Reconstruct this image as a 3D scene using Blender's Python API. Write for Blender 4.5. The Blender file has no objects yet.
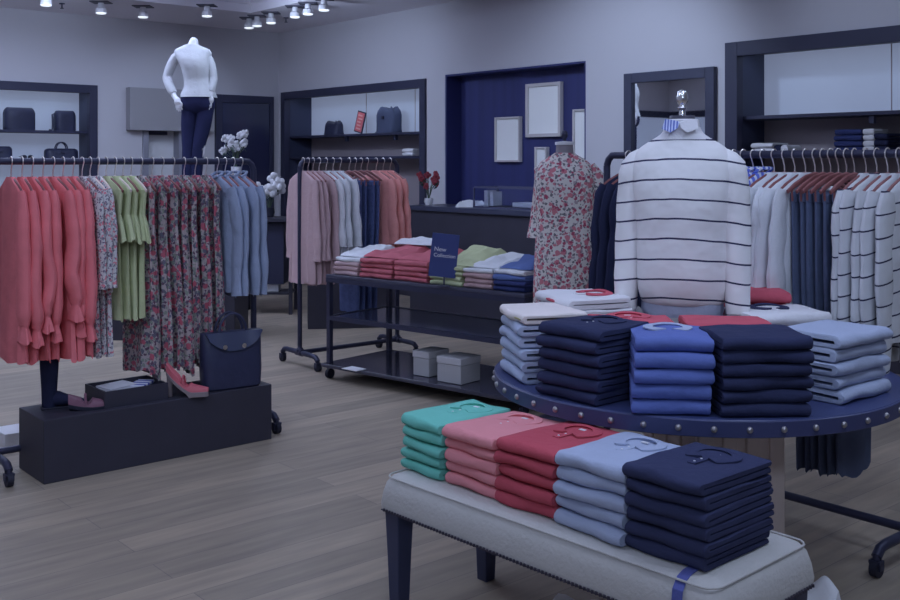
import bpy, math, random
from mathutils import Vector, Matrix, noise
random.seed(7)
PI = math.pi
col = bpy.context.scene.collection
F = 1025.0; HZ = 162.0; H = 1.55
ANG = math.radians(40.6); S = math.sin(ANG); Cc = math.cos(ANG)

def cw(lat, fwd, z=0.0):                 # camera-frame ground point -> world
    return Vector((fwd*S + lat*Cc, fwd*Cc - lat*S, z))
def at(px, d, z):                        # column px, distance d, height z
    return cw((px-450)/F*d, d, z)
def pz(px, py, z):                       # point of the horizontal plane z seen at px,py
    d = F*(H-z)/(py-HZ); return cw((px-450)/F*d, d, z)
def ydepth(py, d): return H-(py-HZ)/F*d
def rotof(lat, fwd):                     # world rotation z of a camera-frame direction
    v = cw(lat, fwd); return math.atan2(v.y, v.x)
def rail_px(px, p0, p1):                 # parameter (metres) on segment p0->p1 (lat,fwd) seen at column px
    u = (px-450)/F; dx, dy = p1[0]-p0[0], p1[1]-p0[1]; L = math.hypot(dx, dy); dx /= L; dy /= L
    return (u*p0[1]-p0[0])/(dx-u*dy)

# ------------------------------------------------------------------ materials
K = (0.36, 0.40, 0.54)
def lin(c):
    c /= 255.0
    return c/12.92 if c <= 0.04045 else ((c+0.055)/1.055)**2.4
def alb(rgb): return tuple(min(0.92, lin(c)/k) for c, k in zip(rgb, K)) + (1,)
MATS = {}
def newmat(name):
    m = bpy.data.materials.new(name); m.use_nodes = True
    return m, m.node_tree.nodes, m.node_tree.links, m.node_tree.nodes['Principled BSDF']
def mat(name, rgb, rough=0.6, metal=0.0, var=0.0, bump=0.0, scale=8.0, spec=0.4, raw=None, sheen=0.0):
    if name in MATS: return MATS[name]
    m, N, Lk, b = newmat(name)
    a = raw if raw else alb(rgb)
    b.inputs['Base Color'].default_value = a
    b.inputs['Roughness'].default_value = rough; b.inputs['Metallic'].default_value = metal
    b.inputs['Specular IOR Level'].default_value = spec
    if sheen: b.inputs['Sheen Weight'].default_value = sheen
    if var or bump:
        tc = N.new('ShaderNodeTexCoord'); n = N.new('ShaderNodeTexNoise')
        n.inputs['Scale'].default_value = scale; n.inputs['Detail'].default_value = 4
        Lk.new(tc.outputs['Object'], n.inputs['Vector'])
        if var:
            mx = N.new('ShaderNodeMix'); mx.data_type = 'RGBA'
            mx.inputs[6].default_value = tuple(x*(1-var) for x in a[:3])+(1,)
            mx.inputs[7].default_value = tuple(min(1, x*(1+var)) for x in a[:3])+(1,)
            Lk.new(n.outputs['Fac'], mx.inputs[0]); Lk.new(mx.outputs[2], b.inputs['Base Color'])
        if bump:
            n2 = N.new('ShaderNodeTexNoise'); n2.inputs['Scale'].default_value = scale*2.2; n2.inputs['Detail'].default_value = 5
            Lk.new(tc.outputs['Object'], n2.inputs['Vector'])
            bp = N.new('ShaderNodeBump'); bp.inputs['Strength'].default_value = bump; bp.inputs['Distance'].default_value = 0.012
            Lk.new(n2.outputs['Fac'], bp.inputs['Height']); Lk.new(bp.outputs[0], b.inputs['Normal'])
    MATS[name] = m; return m
def fab(name, rgb, **k):
    d = dict(rough=0.9, var=0.14, bump=0.6, scale=9, spec=0.15); d.update(k); return mat(name, rgb, **d)
def floral(name, base, cols, scale=24, thr=0.5):
    m, N, Lk, b = newmat(name)
    b.inputs['Roughness'].default_value = 0.9; b.inputs['Specular IOR Level'].default_value = 0.15
    tc0 = N.new('ShaderNodeTexCoord'); oi = N.new('ShaderNodeObjectInfo'); out = None
    om = N.new('ShaderNodeMath'); om.operation = 'MULTIPLY'; om.inputs[1].default_value = 20; Lk.new(oi.outputs['Random'], om.inputs[0])
    tc = N.new('ShaderNodeVectorMath'); tc.operation = 'ADD'; Lk.new(tc0.outputs['Object'], tc.inputs[0]); Lk.new(om.outputs[0], tc.inputs[1])
    prev = alb(base)
    for i, (rgb, lo, sc) in enumerate(cols):
        mp = N.new('ShaderNodeMapping'); mp.inputs['Location'].default_value = (i*3.7, i*1.3, i*5.1)
        Lk.new(tc.outputs[0], mp.inputs['Vector'])
        ns = N.new('ShaderNodeTexNoise'); ns.inputs['Scale'].default_value = scale*1.7
        Lk.new(mp.outputs[0], ns.inputs['Vector'])
        ad = N.new('ShaderNodeVectorMath'); ad.operation = 'MULTIPLY_ADD'
        ad.inputs[1].default_value = (0.03,)*3
        Lk.new(ns.outputs['Color'], ad.inputs[0]); Lk.new(mp.outputs[0], ad.inputs[2])
        v = N.new('ShaderNodeTexVoronoi'); v.inputs['Scale'].default_value = scale*sc
        Lk.new(ad.outputs[0], v.inputs['Vector'])
        cr = N.new('ShaderNodeValToRGB'); cr.color_ramp.elements[0].position = lo; cr.color_ramp.elements[1].position = lo+0.06
        cr.color_ramp.elements[0].color = (1, 1, 1, 1); cr.color_ramp.elements[1].color = (0, 0, 0, 1)
        Lk.new(v.outputs['Distance'], cr.inputs[0])
        mx = N.new('ShaderNodeMix'); mx.data_type = 'RGBA'
        Lk.new(cr.outputs[0], mx.inputs[0])
        if out is None: mx.inputs[6].default_value = prev
        else: Lk.new(out, mx.inputs[6])
        mx.inputs[7].default_value = alb(rgb); out = mx.outputs[2]
    Lk.new(out, b.inputs['Base Color']); MATS[name] = m; return m
def striped(name, base, line, axis, period, width, curve=0.0, phase=0.0, shift=False):
    m, N, Lk, b = newmat(name)
    b.inputs['Roughness'].default_value = 0.9; b.inputs['Specular IOR Level'].default_value = 0.15
    tc = N.new('ShaderNodeTexCoord'); sp = N.new('ShaderNodeSeparateXYZ'); Lk.new(tc.outputs['Object'], sp.inputs[0])
    ns = N.new('ShaderNodeTexNoise'); ns.inputs['Scale'].default_value = 5; Lk.new(tc.outputs['Object'], ns.inputs['Vector'])
    a0 = N.new('ShaderNodeMath'); a0.operation = 'MULTIPLY_ADD'; a0.inputs[1].default_value = 0.02; Lk.new(ns.outputs['Fac'], a0.inputs[0]); Lk.new(sp.outputs[axis], a0.inputs[2])
    x2 = N.new('ShaderNodeMath'); x2.operation = 'MULTIPLY'; Lk.new(sp.outputs['X'], x2.inputs[0]); Lk.new(sp.outputs['X'], x2.inputs[1])
    a1 = N.new('ShaderNodeMath'); a1.operation = 'MULTIPLY_ADD'; a1.inputs[1].default_value = curve; Lk.new(x2.outputs[0], a1.inputs[0]); Lk.new(a0.outputs[0], a1.inputs[2])
    dv = N.new('ShaderNodeMath'); dv.operation = 'MULTIPLY_ADD'; dv.inputs[1].default_value = 1.0/period; dv.inputs[2].default_value = 50.0+phase; Lk.new(a1.outputs[0], dv.inputs[0])
    fr = N.new('ShaderNodeMath'); fr.operation = 'FRACT'
    if shift:
        oi = N.new('ShaderNodeObjectInfo'); ad = N.new('ShaderNodeMath'); Lk.new(dv.outputs[0], ad.inputs[0]); Lk.new(oi.outputs['Random'], ad.inputs[1]); Lk.new(ad.outputs[0], fr.inputs[0])
    else: Lk.new(dv.outputs[0], fr.inputs[0])
    lt = N.new('ShaderNodeMath'); lt.operation = 'LESS_THAN'; lt.inputs[1].default_value = width; Lk.new(fr.outputs[0], lt.inputs[0])
    mx = N.new('ShaderNodeMix'); mx.data_type = 'RGBA'; mx.inputs[6].default_value = alb(base); mx.inputs[7].default_value = alb(line)
    Lk.new(lt.outputs[0], mx.inputs[0]); Lk.new(mx.outputs[2], b.inputs['Base Color'])
    bp = N.new('ShaderNodeBump'); bp.inputs['Strength'].default_value = 0.5; bp.inputs['Distance'].default_value = 0.03
    n2 = N.new('ShaderNodeTexNoise'); n2.inputs['Scale'].default_value = 9; Lk.new(tc.outputs['Object'], n2.inputs['Vector'])
    Lk.new(n2.outputs['Fac'], bp.inputs['Height']); Lk.new(bp.outputs[0], b.inputs['Normal'])
    MATS[name] = m; return m
def emis(name, colr, st):
    m, N, Lk, b = newmat(name); b.inputs['Emission Color'].default_value = colr; b.inputs['Emission Strength'].default_value = st
    b.inputs['Base Color'].default_value = (0.8, 0.8, 0.8, 1); MATS[name] = m; return m

WALL = mat('wall_paint', (126, 131, 156), rough=0.85, spec=0.2, var=0.03, scale=1.2)
CEIL = mat('ceiling_paint', (140, 144, 172), rough=0.9, spec=0.2)
WHITE = mat('white_gloss', (150, 157, 184), rough=0.35, spec=0.5)
BLACKW = mat('dark_lacquer', (33, 34, 51), rough=0.55, var=0.15, scale=5)
FRAMEM = mat('dark_frame', (30, 33, 58), rough=0.5)
PIPE = mat('dark_pipe', (34, 37, 62), rough=0.42, metal=0.25, var=0.2, scale=20)
SIDEP = mat('dark_side_panel', (36, 42, 70), rough=0.5)
RUB = mat('caster_rubber', (20, 22, 40), rough=0.6)
CHROME = mat('chrome', (170, 175, 200), rough=0.2, metal=1.0)
HANGW = mat('hanger_wood', (90, 58, 68), rough=0.5, var=0.25, scale=14)
HANGL = mat('hanger_wood_pale', (168, 150, 165), rough=0.5, var=0.1, scale=14)
HOOK = mat('hook_steel', (150, 152, 172), rough=0.3, metal=0.8)

# ------------------------------------------------------------------ mesh builder
class MB:
    def __init__(s): s.v = []; s.f = []
    def add(s, vs, fs):
        o = len(s.v); s.v += [tuple(v) for v in vs]; s.f += [tuple(i+o for i in f) for f in fs]; return s
    def box(s, x0, x1, y0, y1, z0, z1):
        vs = [(x, y, z) for z in (z0, z1) for (x, y) in ((x0, y0), (x1, y0), (x1, y1), (x0, y1))]
        return s.add(vs, [(3, 2, 1, 0), (4, 5, 6, 7), (0, 1, 5, 4), (1, 2, 6, 5), (2, 3, 7, 6), (3, 0, 4, 7)])
    def obox(s, c, size, M=None):
        x, y, z = (a/2 for a in size); b = MB().box(-x, x, -y, y, -z, z)
        M = M or Matrix(); c = Vector(c)
        return s.add([M.to_3x3() @ Vector(v) + c for v in b.v], b.f)
    def loft(s, rings, cap0=True, cap1=True):
        n = len(rings[0]); vs = [p for r in rings for p in r]; fs = []
        for i in range(len(rings)-1):
            for k in range(n):
                a = i*n+k; b = i*n+(k+1) % n
                fs.append((a, b, b+n, a+n))
        if cap0: fs.append(tuple(range(n))[::-1])
        if cap1: fs.append(tuple((len(rings)-1)*n+k for k in range(n)))
        return s.add(vs, fs)
    def tube(s, pts, r, n=10, flat=None, cap=True, up=None):
        pts = [Vector(p) for p in pts]; rr = r if isinstance(r, (list, tuple)) else [r]*len(pts)
        t0 = (pts[1]-pts[0]).normalized()
        ref = Vector(up) if up else (Vector((0, 1, 0)) if abs(t0.y) < 0.9 else Vector((1, 0, 0)))
        rings = []
        for i, p in enumerate(pts):
            t = (pts[min(i+1, len(pts)-1)]-pts[max(i-1, 0)]).normalized()
            u = (ref - t*ref.dot(t)).normalized(); w = t.cross(u)
            ref = u if not up else ref
            fy = flat if flat else 1.0
            rings.append([p + (u*math.cos(2*PI*k/n)*fy + w*math.sin(2*PI*k/n))*rr[i] for k in range(n)])
        return s.loft(rings, cap, cap)
    def cyl(s, p0, p1, r, n=16, r1=None): return s.tube([p0, p1], [r, r if r1 is None else r1], n)
    def lathe(s, prof, n=32, c=(0, 0, 0), sx=1, sy=1):
        rings = [[(c[0]+r*math.cos(2*PI*k/n)*sx, c[1]+r*math.sin(2*PI*k/n)*sy, c[2]+z) for k in range(n)] for r, z in prof]
        return s.loft(rings)
    def ball(s, c, r, n=12, sx=1, sy=1, sz=1):
        prof = [(max(1e-4, r*math.sin(PI*i/8)), -r*math.cos(PI*i/8)*sz) for i in range(9)]
        return s.lathe(prof, n, c, sx, sy)
    def build(s, name, m, parent=None, loc=None, rot=0, smooth=True, bevel=0, sub=0, wn=False):
        me = bpy.data.meshes.new(name); me.from_pydata(s.v, [], s.f); me.update()
        o = bpy.data.objects.new(name, me); col.objects.link(o); me.materials.append(m)
        if smooth:
            me.polygons.foreach_set('use_smooth', [True]*len(me.polygons))
            try: me.set_sharp_from_angle(angle=math.radians(38))
            except Exception: pass
        if parent: o.parent = parent
        if loc is not None: o.location = loc
        if rot: o.rotation_euler = (0, 0, rot)
        if bevel:
            b = o.modifiers.new('bevel', 'BEVEL'); b.width = bevel; b.segments = 3; b.limit_method = 'ANGLE'; b.angle_limit = math.radians(40)
        if sub:
            b = o.modifiers.new('sub', 'SUBSURF'); b.levels = sub; b.render_levels = sub
        return o
def tag(o, label, cat, group=None, kind=None):
    o['label'] = label; o['category'] = cat
    if group: o['group'] = group
    if kind: o['kind'] = kind
    return o
def thing(name, label, cat, loc=(0, 0, 0), rot=0, group=None):
    o = bpy.data.objects.new(name, None); col.objects.link(o); o.empty_display_size = 0.1
    o.location = loc; o.rotation_euler = (0, 0, rot); return tag(o, label, cat, group)
def struct(name, mb, m, **k):
    o = mb.build(name, m, smooth=False, **k); o['kind'] = 'structure'; return o
def dup(root, loc, rot, label, group=None):
    r = root.copy(); col.objects.link(r); r.location = loc; r.rotation_euler = (0, 0, rot); r['label'] = label
    if group: r['group'] = group
    for ch in list(root.children):
        c = ch.copy(); col.objects.link(c); c.parent = r
        for g in list(ch.children):
            d = g.copy(); col.objects.link(d); d.parent = c
    return r
ORD = ['first', 'second', 'third', 'fourth', 'fifth', 'sixth', 'seventh', 'eighth', 'ninth', 'tenth']

# ------------------------------------------------------------------ the room
XL, XR, YB, YF, ZC = -1.3, 7.3, 12.1, -3.5, 3.3
m, N, Lk, b = newmat('floor_planks'); FLOOR = m
b.inputs['Roughness'].default_value = 0.5; b.inputs['Specular IOR Level'].default_value = 0.3
tc = N.new('ShaderNodeTexCoord')
br = N.new('ShaderNodeTexBrick'); br.offset = 0.37; br.inputs['Scale'].default_value = 1.0
br.inputs['Brick Width'].default_value = 1.7; br.inputs['Row Height'].default_value = 0.17; br.inputs['Mortar Size'].default_value = 0.0018
br.inputs['Color1'].default_value = alb((112, 107, 110)); br.inputs['Color2'].default_value = alb((97, 94, 98)); br.inputs['Mortar'].default_value = alb((84, 82, 92))
br.inputs['Bias'].default_value = -0.1
Lk.new(tc.outputs['Object'], br.inputs['Vector'])
mp = N.new('ShaderNodeMapping'); mp.inputs['Scale'].default_value = (1.3, 11, 1); Lk.new(tc.outputs['Object'], mp.inputs['Vector'])
ns = N.new('ShaderNodeTexNoise'); ns.inputs['Scale'].default_value = 1.8; ns.inputs['Detail'].default_value = 7; Lk.new(mp.outputs[0], ns.inputs['Vector'])
cr = N.new('ShaderNodeValToRGB'); cr.color_ramp.elements[0].position = 0.3; cr.color_ramp.elements[1].position = 0.7
cr.color_ramp.elements[0].color = (0.80, 0.80, 0.82, 1); cr.color_ramp.elements[1].color = (1.1, 1.08, 1.05, 1)
Lk.new(ns.outputs['Fac'], cr.inputs[0])
mx = N.new('ShaderNodeMix'); mx.data_type = 'RGBA'; mx.blend_type = 'MULTIPLY'; mx.inputs[0].default_value = 1
Lk.new(br.outputs['Color'], mx.inputs[6]); Lk.new(cr.outputs[0], mx.inputs[7]); Lk.new(mx.outputs[2], b.inputs['Base Color'])
bp = N.new('ShaderNodeBump'); bp.inputs['Strength'].default_value = 0.15; bp.inputs['Distance'].default_value = 0.004
Lk.new(ns.outputs['Fac'], bp.inputs['Height']); Lk.new(bp.outputs[0], b.inputs['Normal'])
struct('floor', MB().box(XL-0.2, XR+1.2, YF-0.2, YB+0.8, -0.1, 0), FLOOR)

# ceiling: perimeter soffit with a raised lit tray
c = MB(); TX1, TY1 = 6.05, 10.65
c.box(XL-.2, XR+1.2, TY1, YB+.8, ZC, ZC+.1); c.box(TX1, XR+1.2, YF-.2, TY1, ZC, ZC+.1)
c.box(XL-.2, 0.0, YF-.2, TY1, ZC, ZC+.1); c.box(0.0, TX1, YF-.2, 0.0, ZC, ZC+.1)
c.box(0.0, TX1, 0.0, TY1, ZC+.35, ZC+.45)
for q in ((0, .02, 0, TY1), (TX1-.02, TX1, 0, TY1), (0, TX1, 0, .02), (0, TX1, TY1-.02, TY1)): c.box(q[0], q[1], q[2], q[3], ZC+.1, ZC+.36)
struct('ceiling', c, CEIL)

NI_A = (8.92, 12.0); BLU = (6.54, 8.6); NI_B = (1.6, 4.98); NT = 2.49
w = MB()
w.box(XR, XR+.6, YF, NI_B[0], 0, ZC); w.box(XR, XR+.6, NI_B[1], BLU[0], 0, ZC); w.box(XR, XR+.6, BLU[1], NI_A[0], 0, ZC); w.box(XR, XR+.6, NI_A[1], YB+.8, 0, ZC)
for a, t in ((NI_A, NT), (BLU, 2.51), (NI_B, 2.54)): w.box(XR, XR+.6, a[0], a[1], t, ZC)
w.box(XR+.6, XR+.7, YF, YB+.8, 0, ZC)
struct('wall_right', w, WALL)
NI_C = (2.4, 4.79); MIR = (6.34, 7.2)
w = MB(); w.box(XL-.1, NI_C[0], YB, YB+.5, 0, ZC); w.box(NI_C[1], 5.38, YB, YB+.5, 0, ZC); w.box(5.38, 5.88, YB, YB+.5, 2.0, ZC); w.box(5.88, XR, YB, YB+.5, 0, ZC)
w.box(NI_C[0], NI_C[1], YB, YB+.5, 2.47, ZC); w.box(XL-.1, XR, YB+.5, YB+.6, 0, ZC)
struct('wall_back', w, WALL)
struct('wall_left', MB().box(XL-.15, XL, YF, YB, 0, ZC), WALL)
struct('wall_front', MB().box(XL-.15, XR+.7, YF-.15, YF, 0, ZC), WALL)
BASEB = mat('baseboard_paint', (120, 124, 146), rough=0.6)
struct('baseboard_right', MB().box(XR-.02, XR, NI_B[1]+.03, BLU[0]-.01, 0, .12).box(XR-.02, XR, YF+.02, NI_B[0]-.03, 0, .12), BASEB)
struct('baseboard_back', MB().box(NI_C[1]+.03, 5.1, YB-.02, YB, 0, .12), BASEB)
# portal header and door in the back wall
struct('trim_1', MB().box(5.15, 6.28, YB-.12, YB-.001, 1.94, 2.46), mat('header_grey', (100, 104, 124), rough=0.8))
GREYT = mat('door_frame_grey', (92, 97, 122), rough=0.5)
d = MB().box(5.43, 5.83, YB+.12, YB+.16, 0.0, 1.95)
dr = struct('door_1', d, mat('door_white', (140, 147, 172), rough=0.5))
MB().box(5.36, 5.43, YB-.03, YB+.2, 0, 2.0).box(5.83, 5.9, YB-.03, YB+.2, 0, 2.0).box(5.43, 5.83, YB+.0, YB+.2, 1.95, 2.0).build('door_frame', GREYT, dr, smooth=False)
MB().box(5.45, 5.72, YB+.06, YB+.11, 1.89, 1.94).build('door_closer', PIPE, dr, smooth=False, bevel=.005)
# blue recess
m, N, Lk, b = newmat('blue_panelling'); b.inputs['Roughness'].default_value = 0.6
tc = N.new('ShaderNodeTexCoord'); mp = N.new('ShaderNodeMapping'); mp.inputs['Scale'].default_value = (1, 7, .25); Lk.new(tc.outputs['Object'], mp.inputs['Vector'])
ns = N.new('ShaderNodeTexNoise'); ns.inputs['Scale'].default_value = 1.5; Lk.new(mp.outputs[0], ns.inputs['Vector'])
mx = N.new('ShaderNodeMix'); mx.data_type = 'RGBA'; mx.inputs[6].default_value = alb((22, 26, 68)); mx.inputs[7].default_value = alb((32, 38, 92))
Lk.new(ns.outputs['Fac'], mx.inputs[0]); Lk.new(mx.outputs[2], b.inputs['Base Color']); BLUEP = m
w = MB().box(XR+.22, XR+.598, BLU[0]+.001, BLU[1]-.001, .001, 2.509)
w.box(XR+.004, XR+.22, BLU[1]-.02, BLU[1]-.001, .001, 2.509).box(XR+.004, XR+.22, BLU[0]+.001, BLU[0]+.02, .001, 2.509).box(XR+.004, XR+.22, BLU[0]+.02, BLU[1]-.02, 2.49, 2.509)
struct('wall_alcove', w, BLUEP)

def picture(y0, y1, z0, z1, label, fw=0.04):
    X = XR+.22
    t = thing('picture_frame', label, 'picture frame', (X-.002, (y0+y1)/2, z0), 0, 'pale framed boards on the blue wall')
    hy = (y1-y0)/2; h = z1-z0
    fr = MB(); fr.box(-.05, 0, -hy, -hy+fw, 0, h).box(-.05, 0, hy-fw, hy, 0, h).box(-.05, 0, -hy+fw, hy-fw, 0, fw).box(-.05, 0, -hy+fw, hy-fw, h-fw, h)
    fr.build('frame', mat('frame_pale', (128, 130, 150), rough=0.4), t, smooth=False, bevel=.004)
    MB().box(-.03, -.002, -hy+fw, hy-fw, fw, h-fw).build('board', mat('board_white', (156, 164, 200), rough=0.6), t, smooth=False)
def yw(px, X):   # world Y on plane X seen at column px
    u = (px-450)/F; return X/(S+Cc*u)*(Cc-S*u)
def tw(px, X): return X/(S+Cc*((px-450)/F))
for x0, x1, yt, yb, lb in ((497, 522, 117, 162, 'small pale board in slim frame, left on the blue wall'),
                       (528, 563, 83, 137, 'largest pale framed board high on the blue wall, centre'),
                       (537, 549, 147, 185, 'small pale board on the blue wall mostly hidden by the dress form'),
                       (575, 600, 109, 160, 'pale framed board at the right edge of the blue wall')):
    X = XR+.21; tm = tw((x0+x1)/2, X)
    picture(max(yw(x1, X), BLU[0]+.03), yw(x0, X), ydepth(yb, tm), ydepth(yt, tm), lb, .02 if x0 != 528 else .035)

# ------------------------------------------------------------------ wall display cabinets
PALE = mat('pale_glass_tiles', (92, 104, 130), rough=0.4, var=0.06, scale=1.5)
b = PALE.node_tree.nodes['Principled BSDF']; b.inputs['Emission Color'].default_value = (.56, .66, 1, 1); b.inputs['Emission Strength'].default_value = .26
GREYP = mat('grey_back_panel', (100, 98, 118), rough=0.6, var=0.08, scale=2)
def cabinet(loc, rot, W, Ht, D, label, shelf=1.9, shelf2=1.62, FW=.1, tiles=(), whole=False, part_x=None):
    # local: x along wall, y into the wall, z up; front at y=0
    t = thing('display_cabinet', label, 'display cabinet', loc, rot)
    e = .002
    fr = MB(); fr.box(e, FW, -.03, .06, 0, Ht-e).box(W-FW, W-e, -.03, .06, 0, Ht-e).box(FW, W-FW, -.03, .06, Ht-FW, Ht-e)
    fr.build('frame', FRAMEM, t, smooth=False, bevel=.004)
    MB().box(e, FW-.03, .06, D, 0, Ht-e).build('side_panel', SIDEP, t, smooth=False)
    MB().box(W-FW+.03, W-e, .06, D, 0, Ht-e).build('side_panel', SIDEP, t, smooth=False)
    MB().box(FW-.03, W-FW+.03, .06, D, Ht-.06, Ht-e).build('top_panel', FRAMEM, t, smooth=False)
    z0 = .9 if whole else shelf
    a = FW-.03; bb = W-FW+.03
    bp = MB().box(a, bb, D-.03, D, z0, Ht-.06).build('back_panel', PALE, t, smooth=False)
    for x in tiles: MB().box(x-.004, x+.004, D-.034, D-.0301, z0, Ht-.06).build('joint_strip', GREYP, bp, smooth=False)
    if not whole: MB().box(a, bb, D-.03, D, .9, shelf-.03).build('lower_back_panel', GREYP, t, smooth=False)
    MB().box(a, bb, .07, D-.03, shelf-.03, shelf).build('shelf', FRAMEM, t, smooth=False, bevel=.003)
    MB().box(a, bb, .07, D-.03, shelf2-.03, shelf2).build('shelf', FRAMEM, t, smooth=False, bevel=.003)
    for x in tiles: MB().box(x-.02, x+.02, .1, .14, shelf-.09, shelf-.03).build('bracket', FRAMEM, t, smooth=False)
    MB().box(a, bb, .06, D, 0, .9).build('base_cabinet', BLACKW, t, smooth=False)
    MB().box(a+.05, bb-.05, .1, .14, Ht-.075, Ht-.06).build('light_strip', emis('strip_glow_'+name_id(), (.75, .87, 1, 1), 2), t, smooth=False)
    return t
_n = [0]
def name_id(): _n[0] += 1; return str(_n[0])
# right wall cabinets: local +x = -Y (towards camera), local y = +X => rot -90deg : x->(0,-1), y->(1,0)
cabinet((XR, NI_A[1], 0), -PI/2, NI_A[1]-NI_A[0], NT, .45, 'dark framed wall cabinet with backlit shelf behind the middle clothes rail', tiles=(1.35, 2.35))
cabinet((XR, NI_B[1], 0), -PI/2, NI_B[1]-NI_B[0], 2.54, .45, 'large dark framed wall cabinet behind the right clothes rail', shelf=1.93, FW=.12, tiles=(1.2, 2.2))
cabinet((NI_C[0], YB, 0), 0, NI_C[1]-NI_C[0], 2.47, .42, 'dark framed bag cabinet on the back wall at far left', shelf=1.92, shelf2=1.58, tiles=(), whole=True)
# cabinet on the unseen left wall (shows in the wall mirror)
t = thing('display_cabinet', 'framed pale cabinet front on the left wall, seen in the wall mirror', 'display cabinet', (XL+.001, 11.1, 0), 0)
MB().box(0, .06, 0, .12, 0, 2.5).box(0, .06, .12, .95, 2.38, 2.5).build('frame', FRAMEM, t, smooth=False)
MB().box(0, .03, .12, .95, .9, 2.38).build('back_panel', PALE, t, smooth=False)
MB().box(0, .05, .12, .95, 0, .9).build('base_cabinet', BLACKW, t, smooth=False)
t = thing('display_cabinet', 'framed pale cabinet front on the back wall, seen in the wall mirror', 'display cabinet', (XL+.07, YB-.061, 0), 0)
MB().box(0, 1.1, 0, .06, 2.38, 2.5).box(1.1, 1.22, 0, .06, 0, 2.5).build('frame', FRAMEM, t, smooth=False)
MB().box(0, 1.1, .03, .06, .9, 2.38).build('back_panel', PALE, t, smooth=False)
MB().box(0, 1.1, .01, .06, 0, .9).build('base_cabinet', BLACKW, t, smooth=False)

# dark glass panel on back wall
t = thing('wall_panel', 'tall dark glass panel in a black frame beside the room corner', 'wall panel', (MIR[0], YB-.001, 0))
W = MIR[1]-MIR[0]
MB().box(0, .09, -.05, 0, 0, 2.43).box(W-.06, W, -.05, 0, 0, 2.43).box(.09, W-.06, -.05, 0, 2.33, 2.43).build('frame', FRAMEM, t, smooth=False, bevel=.004)
MB().box(.09, W-.06, -.03, 0, 0, 2.33).build('glass', mat('dark_glass', (24, 28, 58), rough=0.18, spec=0.6), t, smooth=False)
# wall mirror
y0, y1 = 5.07, 6.04; z1 = 2.35; z0 = .35
t = thing('wall_mirror', 'tall wall mirror in a broad dark frame behind the sweater bust', 'mirror', (XR-.001, y0, z0)); W = y1-y0; h = z1-z0
MB().box(-.05, 0, 0, .09, 0, h).box(-.05, 0, W-.09, W, 0, h).box(-.05, 0, .09, W-.09, 0, .09).box(-.05, 0, .09, W-.09, h-.09, h).build('frame', mat('mirror_frame', (34, 38, 62), rough=.45, var=.2, scale=12), t, smooth=False, bevel=.006)
MB().box(-.02, 0, .09, W-.09, .09, h-.09).build('mirror_glass', mat('mirror', (0, 0, 0), rough=0.02, metal=1, raw=(.8, .82, .86, 1)), t, smooth=False)

# ------------------------------------------------------------------ ceiling fixtures
LENS = emis('lamp_lens', (.8, .88, 1, 1), 1.1)
def spot_fix(px, py, label, slot=True):
    d = F*(ZC-.1-H)/(HZ-py); p = at(px, d, ZC)
    t = thing('ceiling_spotlight', label, 'ceiling light', p, ANG*-1, 'recessed ceiling spotlights')
    MB().box(-.1, .1, -.09, .09, -.012, 0).build('mount_plate', mat('slot_dark', (52, 54, 74), rough=.6), t, smooth=False, bevel=.003)
    MB().lathe([(.03, -.012), (.035, -.06), (.055, -.075), (.06, -.12)], 20).build('lamp_head', WHITE, t)
    MB().lathe([(.052, -.12), (.056, -.128), (.04, -.134)], 20).build('lens', LENS, t)
pl = [(46, 3), (101, 11), (143, 15), (207, 14), (249, 26), (257, 24), (271, 21), (295, 15), (308, 12), (324, 8)]
for i, (x, y) in enumerate(pl):
    spot_fix(x, y, 'small lit ceiling spotlight, %s from the left along the ceiling edge' % ORD[i])
for x, y, lb in ((62, 6, 'small sprinkler head between the leftmost two ceiling spotlights'), (286, 20, 'small sprinkler head near the corner among the ceiling spotlights')):
    d = F*(ZC-.03-H)/(HZ-y); o = MB().lathe([(.03, 0), (.03, -.01), (.008, -.012), (.008, -.05), (.02, -.055), (.02, -.06)], 12).build('sprinkler', PIPE, loc=at(x, d, ZC)); tag(o, lb, 'sprinkler')

# ------------------------------------------------------------------ clothes racks
def rack(p0, p1, z, label, r=.0175, foot=.26):
    L = math.hypot(p1[0]-p0[0], p1[1]-p0[1]); rz = rotof(p1[0]-p0[0], p1[1]-p0[1])
    t = thing('clothes_rack', label, 'clothes rack', cw(p0[0], p0[1], 0), rz)
    e = .05
    MB().tube([(0, 0, z-e), (.012, 0, z-.02), (.035, 0, z), (.06, 0, z), (L-.06, 0, z), (L-.035, 0, z), (L-.012, 0, z-.02), (L, 0, z-e)], r, 14).build('rail', PIPE, t)
    for x in (0, L):
        MB().cyl((x, 0, .1), (x, 0, z-e), r, 14).build('post', PIPE, t)
        f = MB(); f.tube([(x, -foot, .075), (x, -foot+.03, .1), (x, -foot+.07, .105), (x, foot-.07, .105), (x, foot-.03, .1), (x, foot, .075)], r*1.1, 12)
        f.cyl((x, -.04, .105), (x, .04, .105), r*1.5, 12); f.ball((x, 0, .12), r*1.7)
        f.build('foot_bar', PIPE, t)
        for y in (-foot, foot):
            cs = MB().cyl((x, y, .06), (x, y, .09), .014, 10).box(x-.022, x+.022, y-.018, y+.018, .052, .064).box(x-.022, x-.016, y-.014, y+.014, .028, .054).box(x+.016, x+.022, y-.014, y+.014, .028, .054).build('caster', PIPE, t)
            MB().cyl((x-.014, y, .034), (x+.014, y, .034), .034, 18).build('wheel', RUB, cs)
    MB().cyl((r*1.2, 0, .105), (L-r*1.2, 0, .105), r, 12).build('base_bar', PIPE, t)
    return t, L, rz
B_ = (.759, .651)
LR0 = (-2.275, 5.09); LR1 = (LR0[0]+.759*1.47, LR0[1]+.651*1.47); LZ = 1.553
rack(LR0, LR1, LZ, 'black pipe clothes rack at left behind the low plinth, full of coral and floral clothes')
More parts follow.
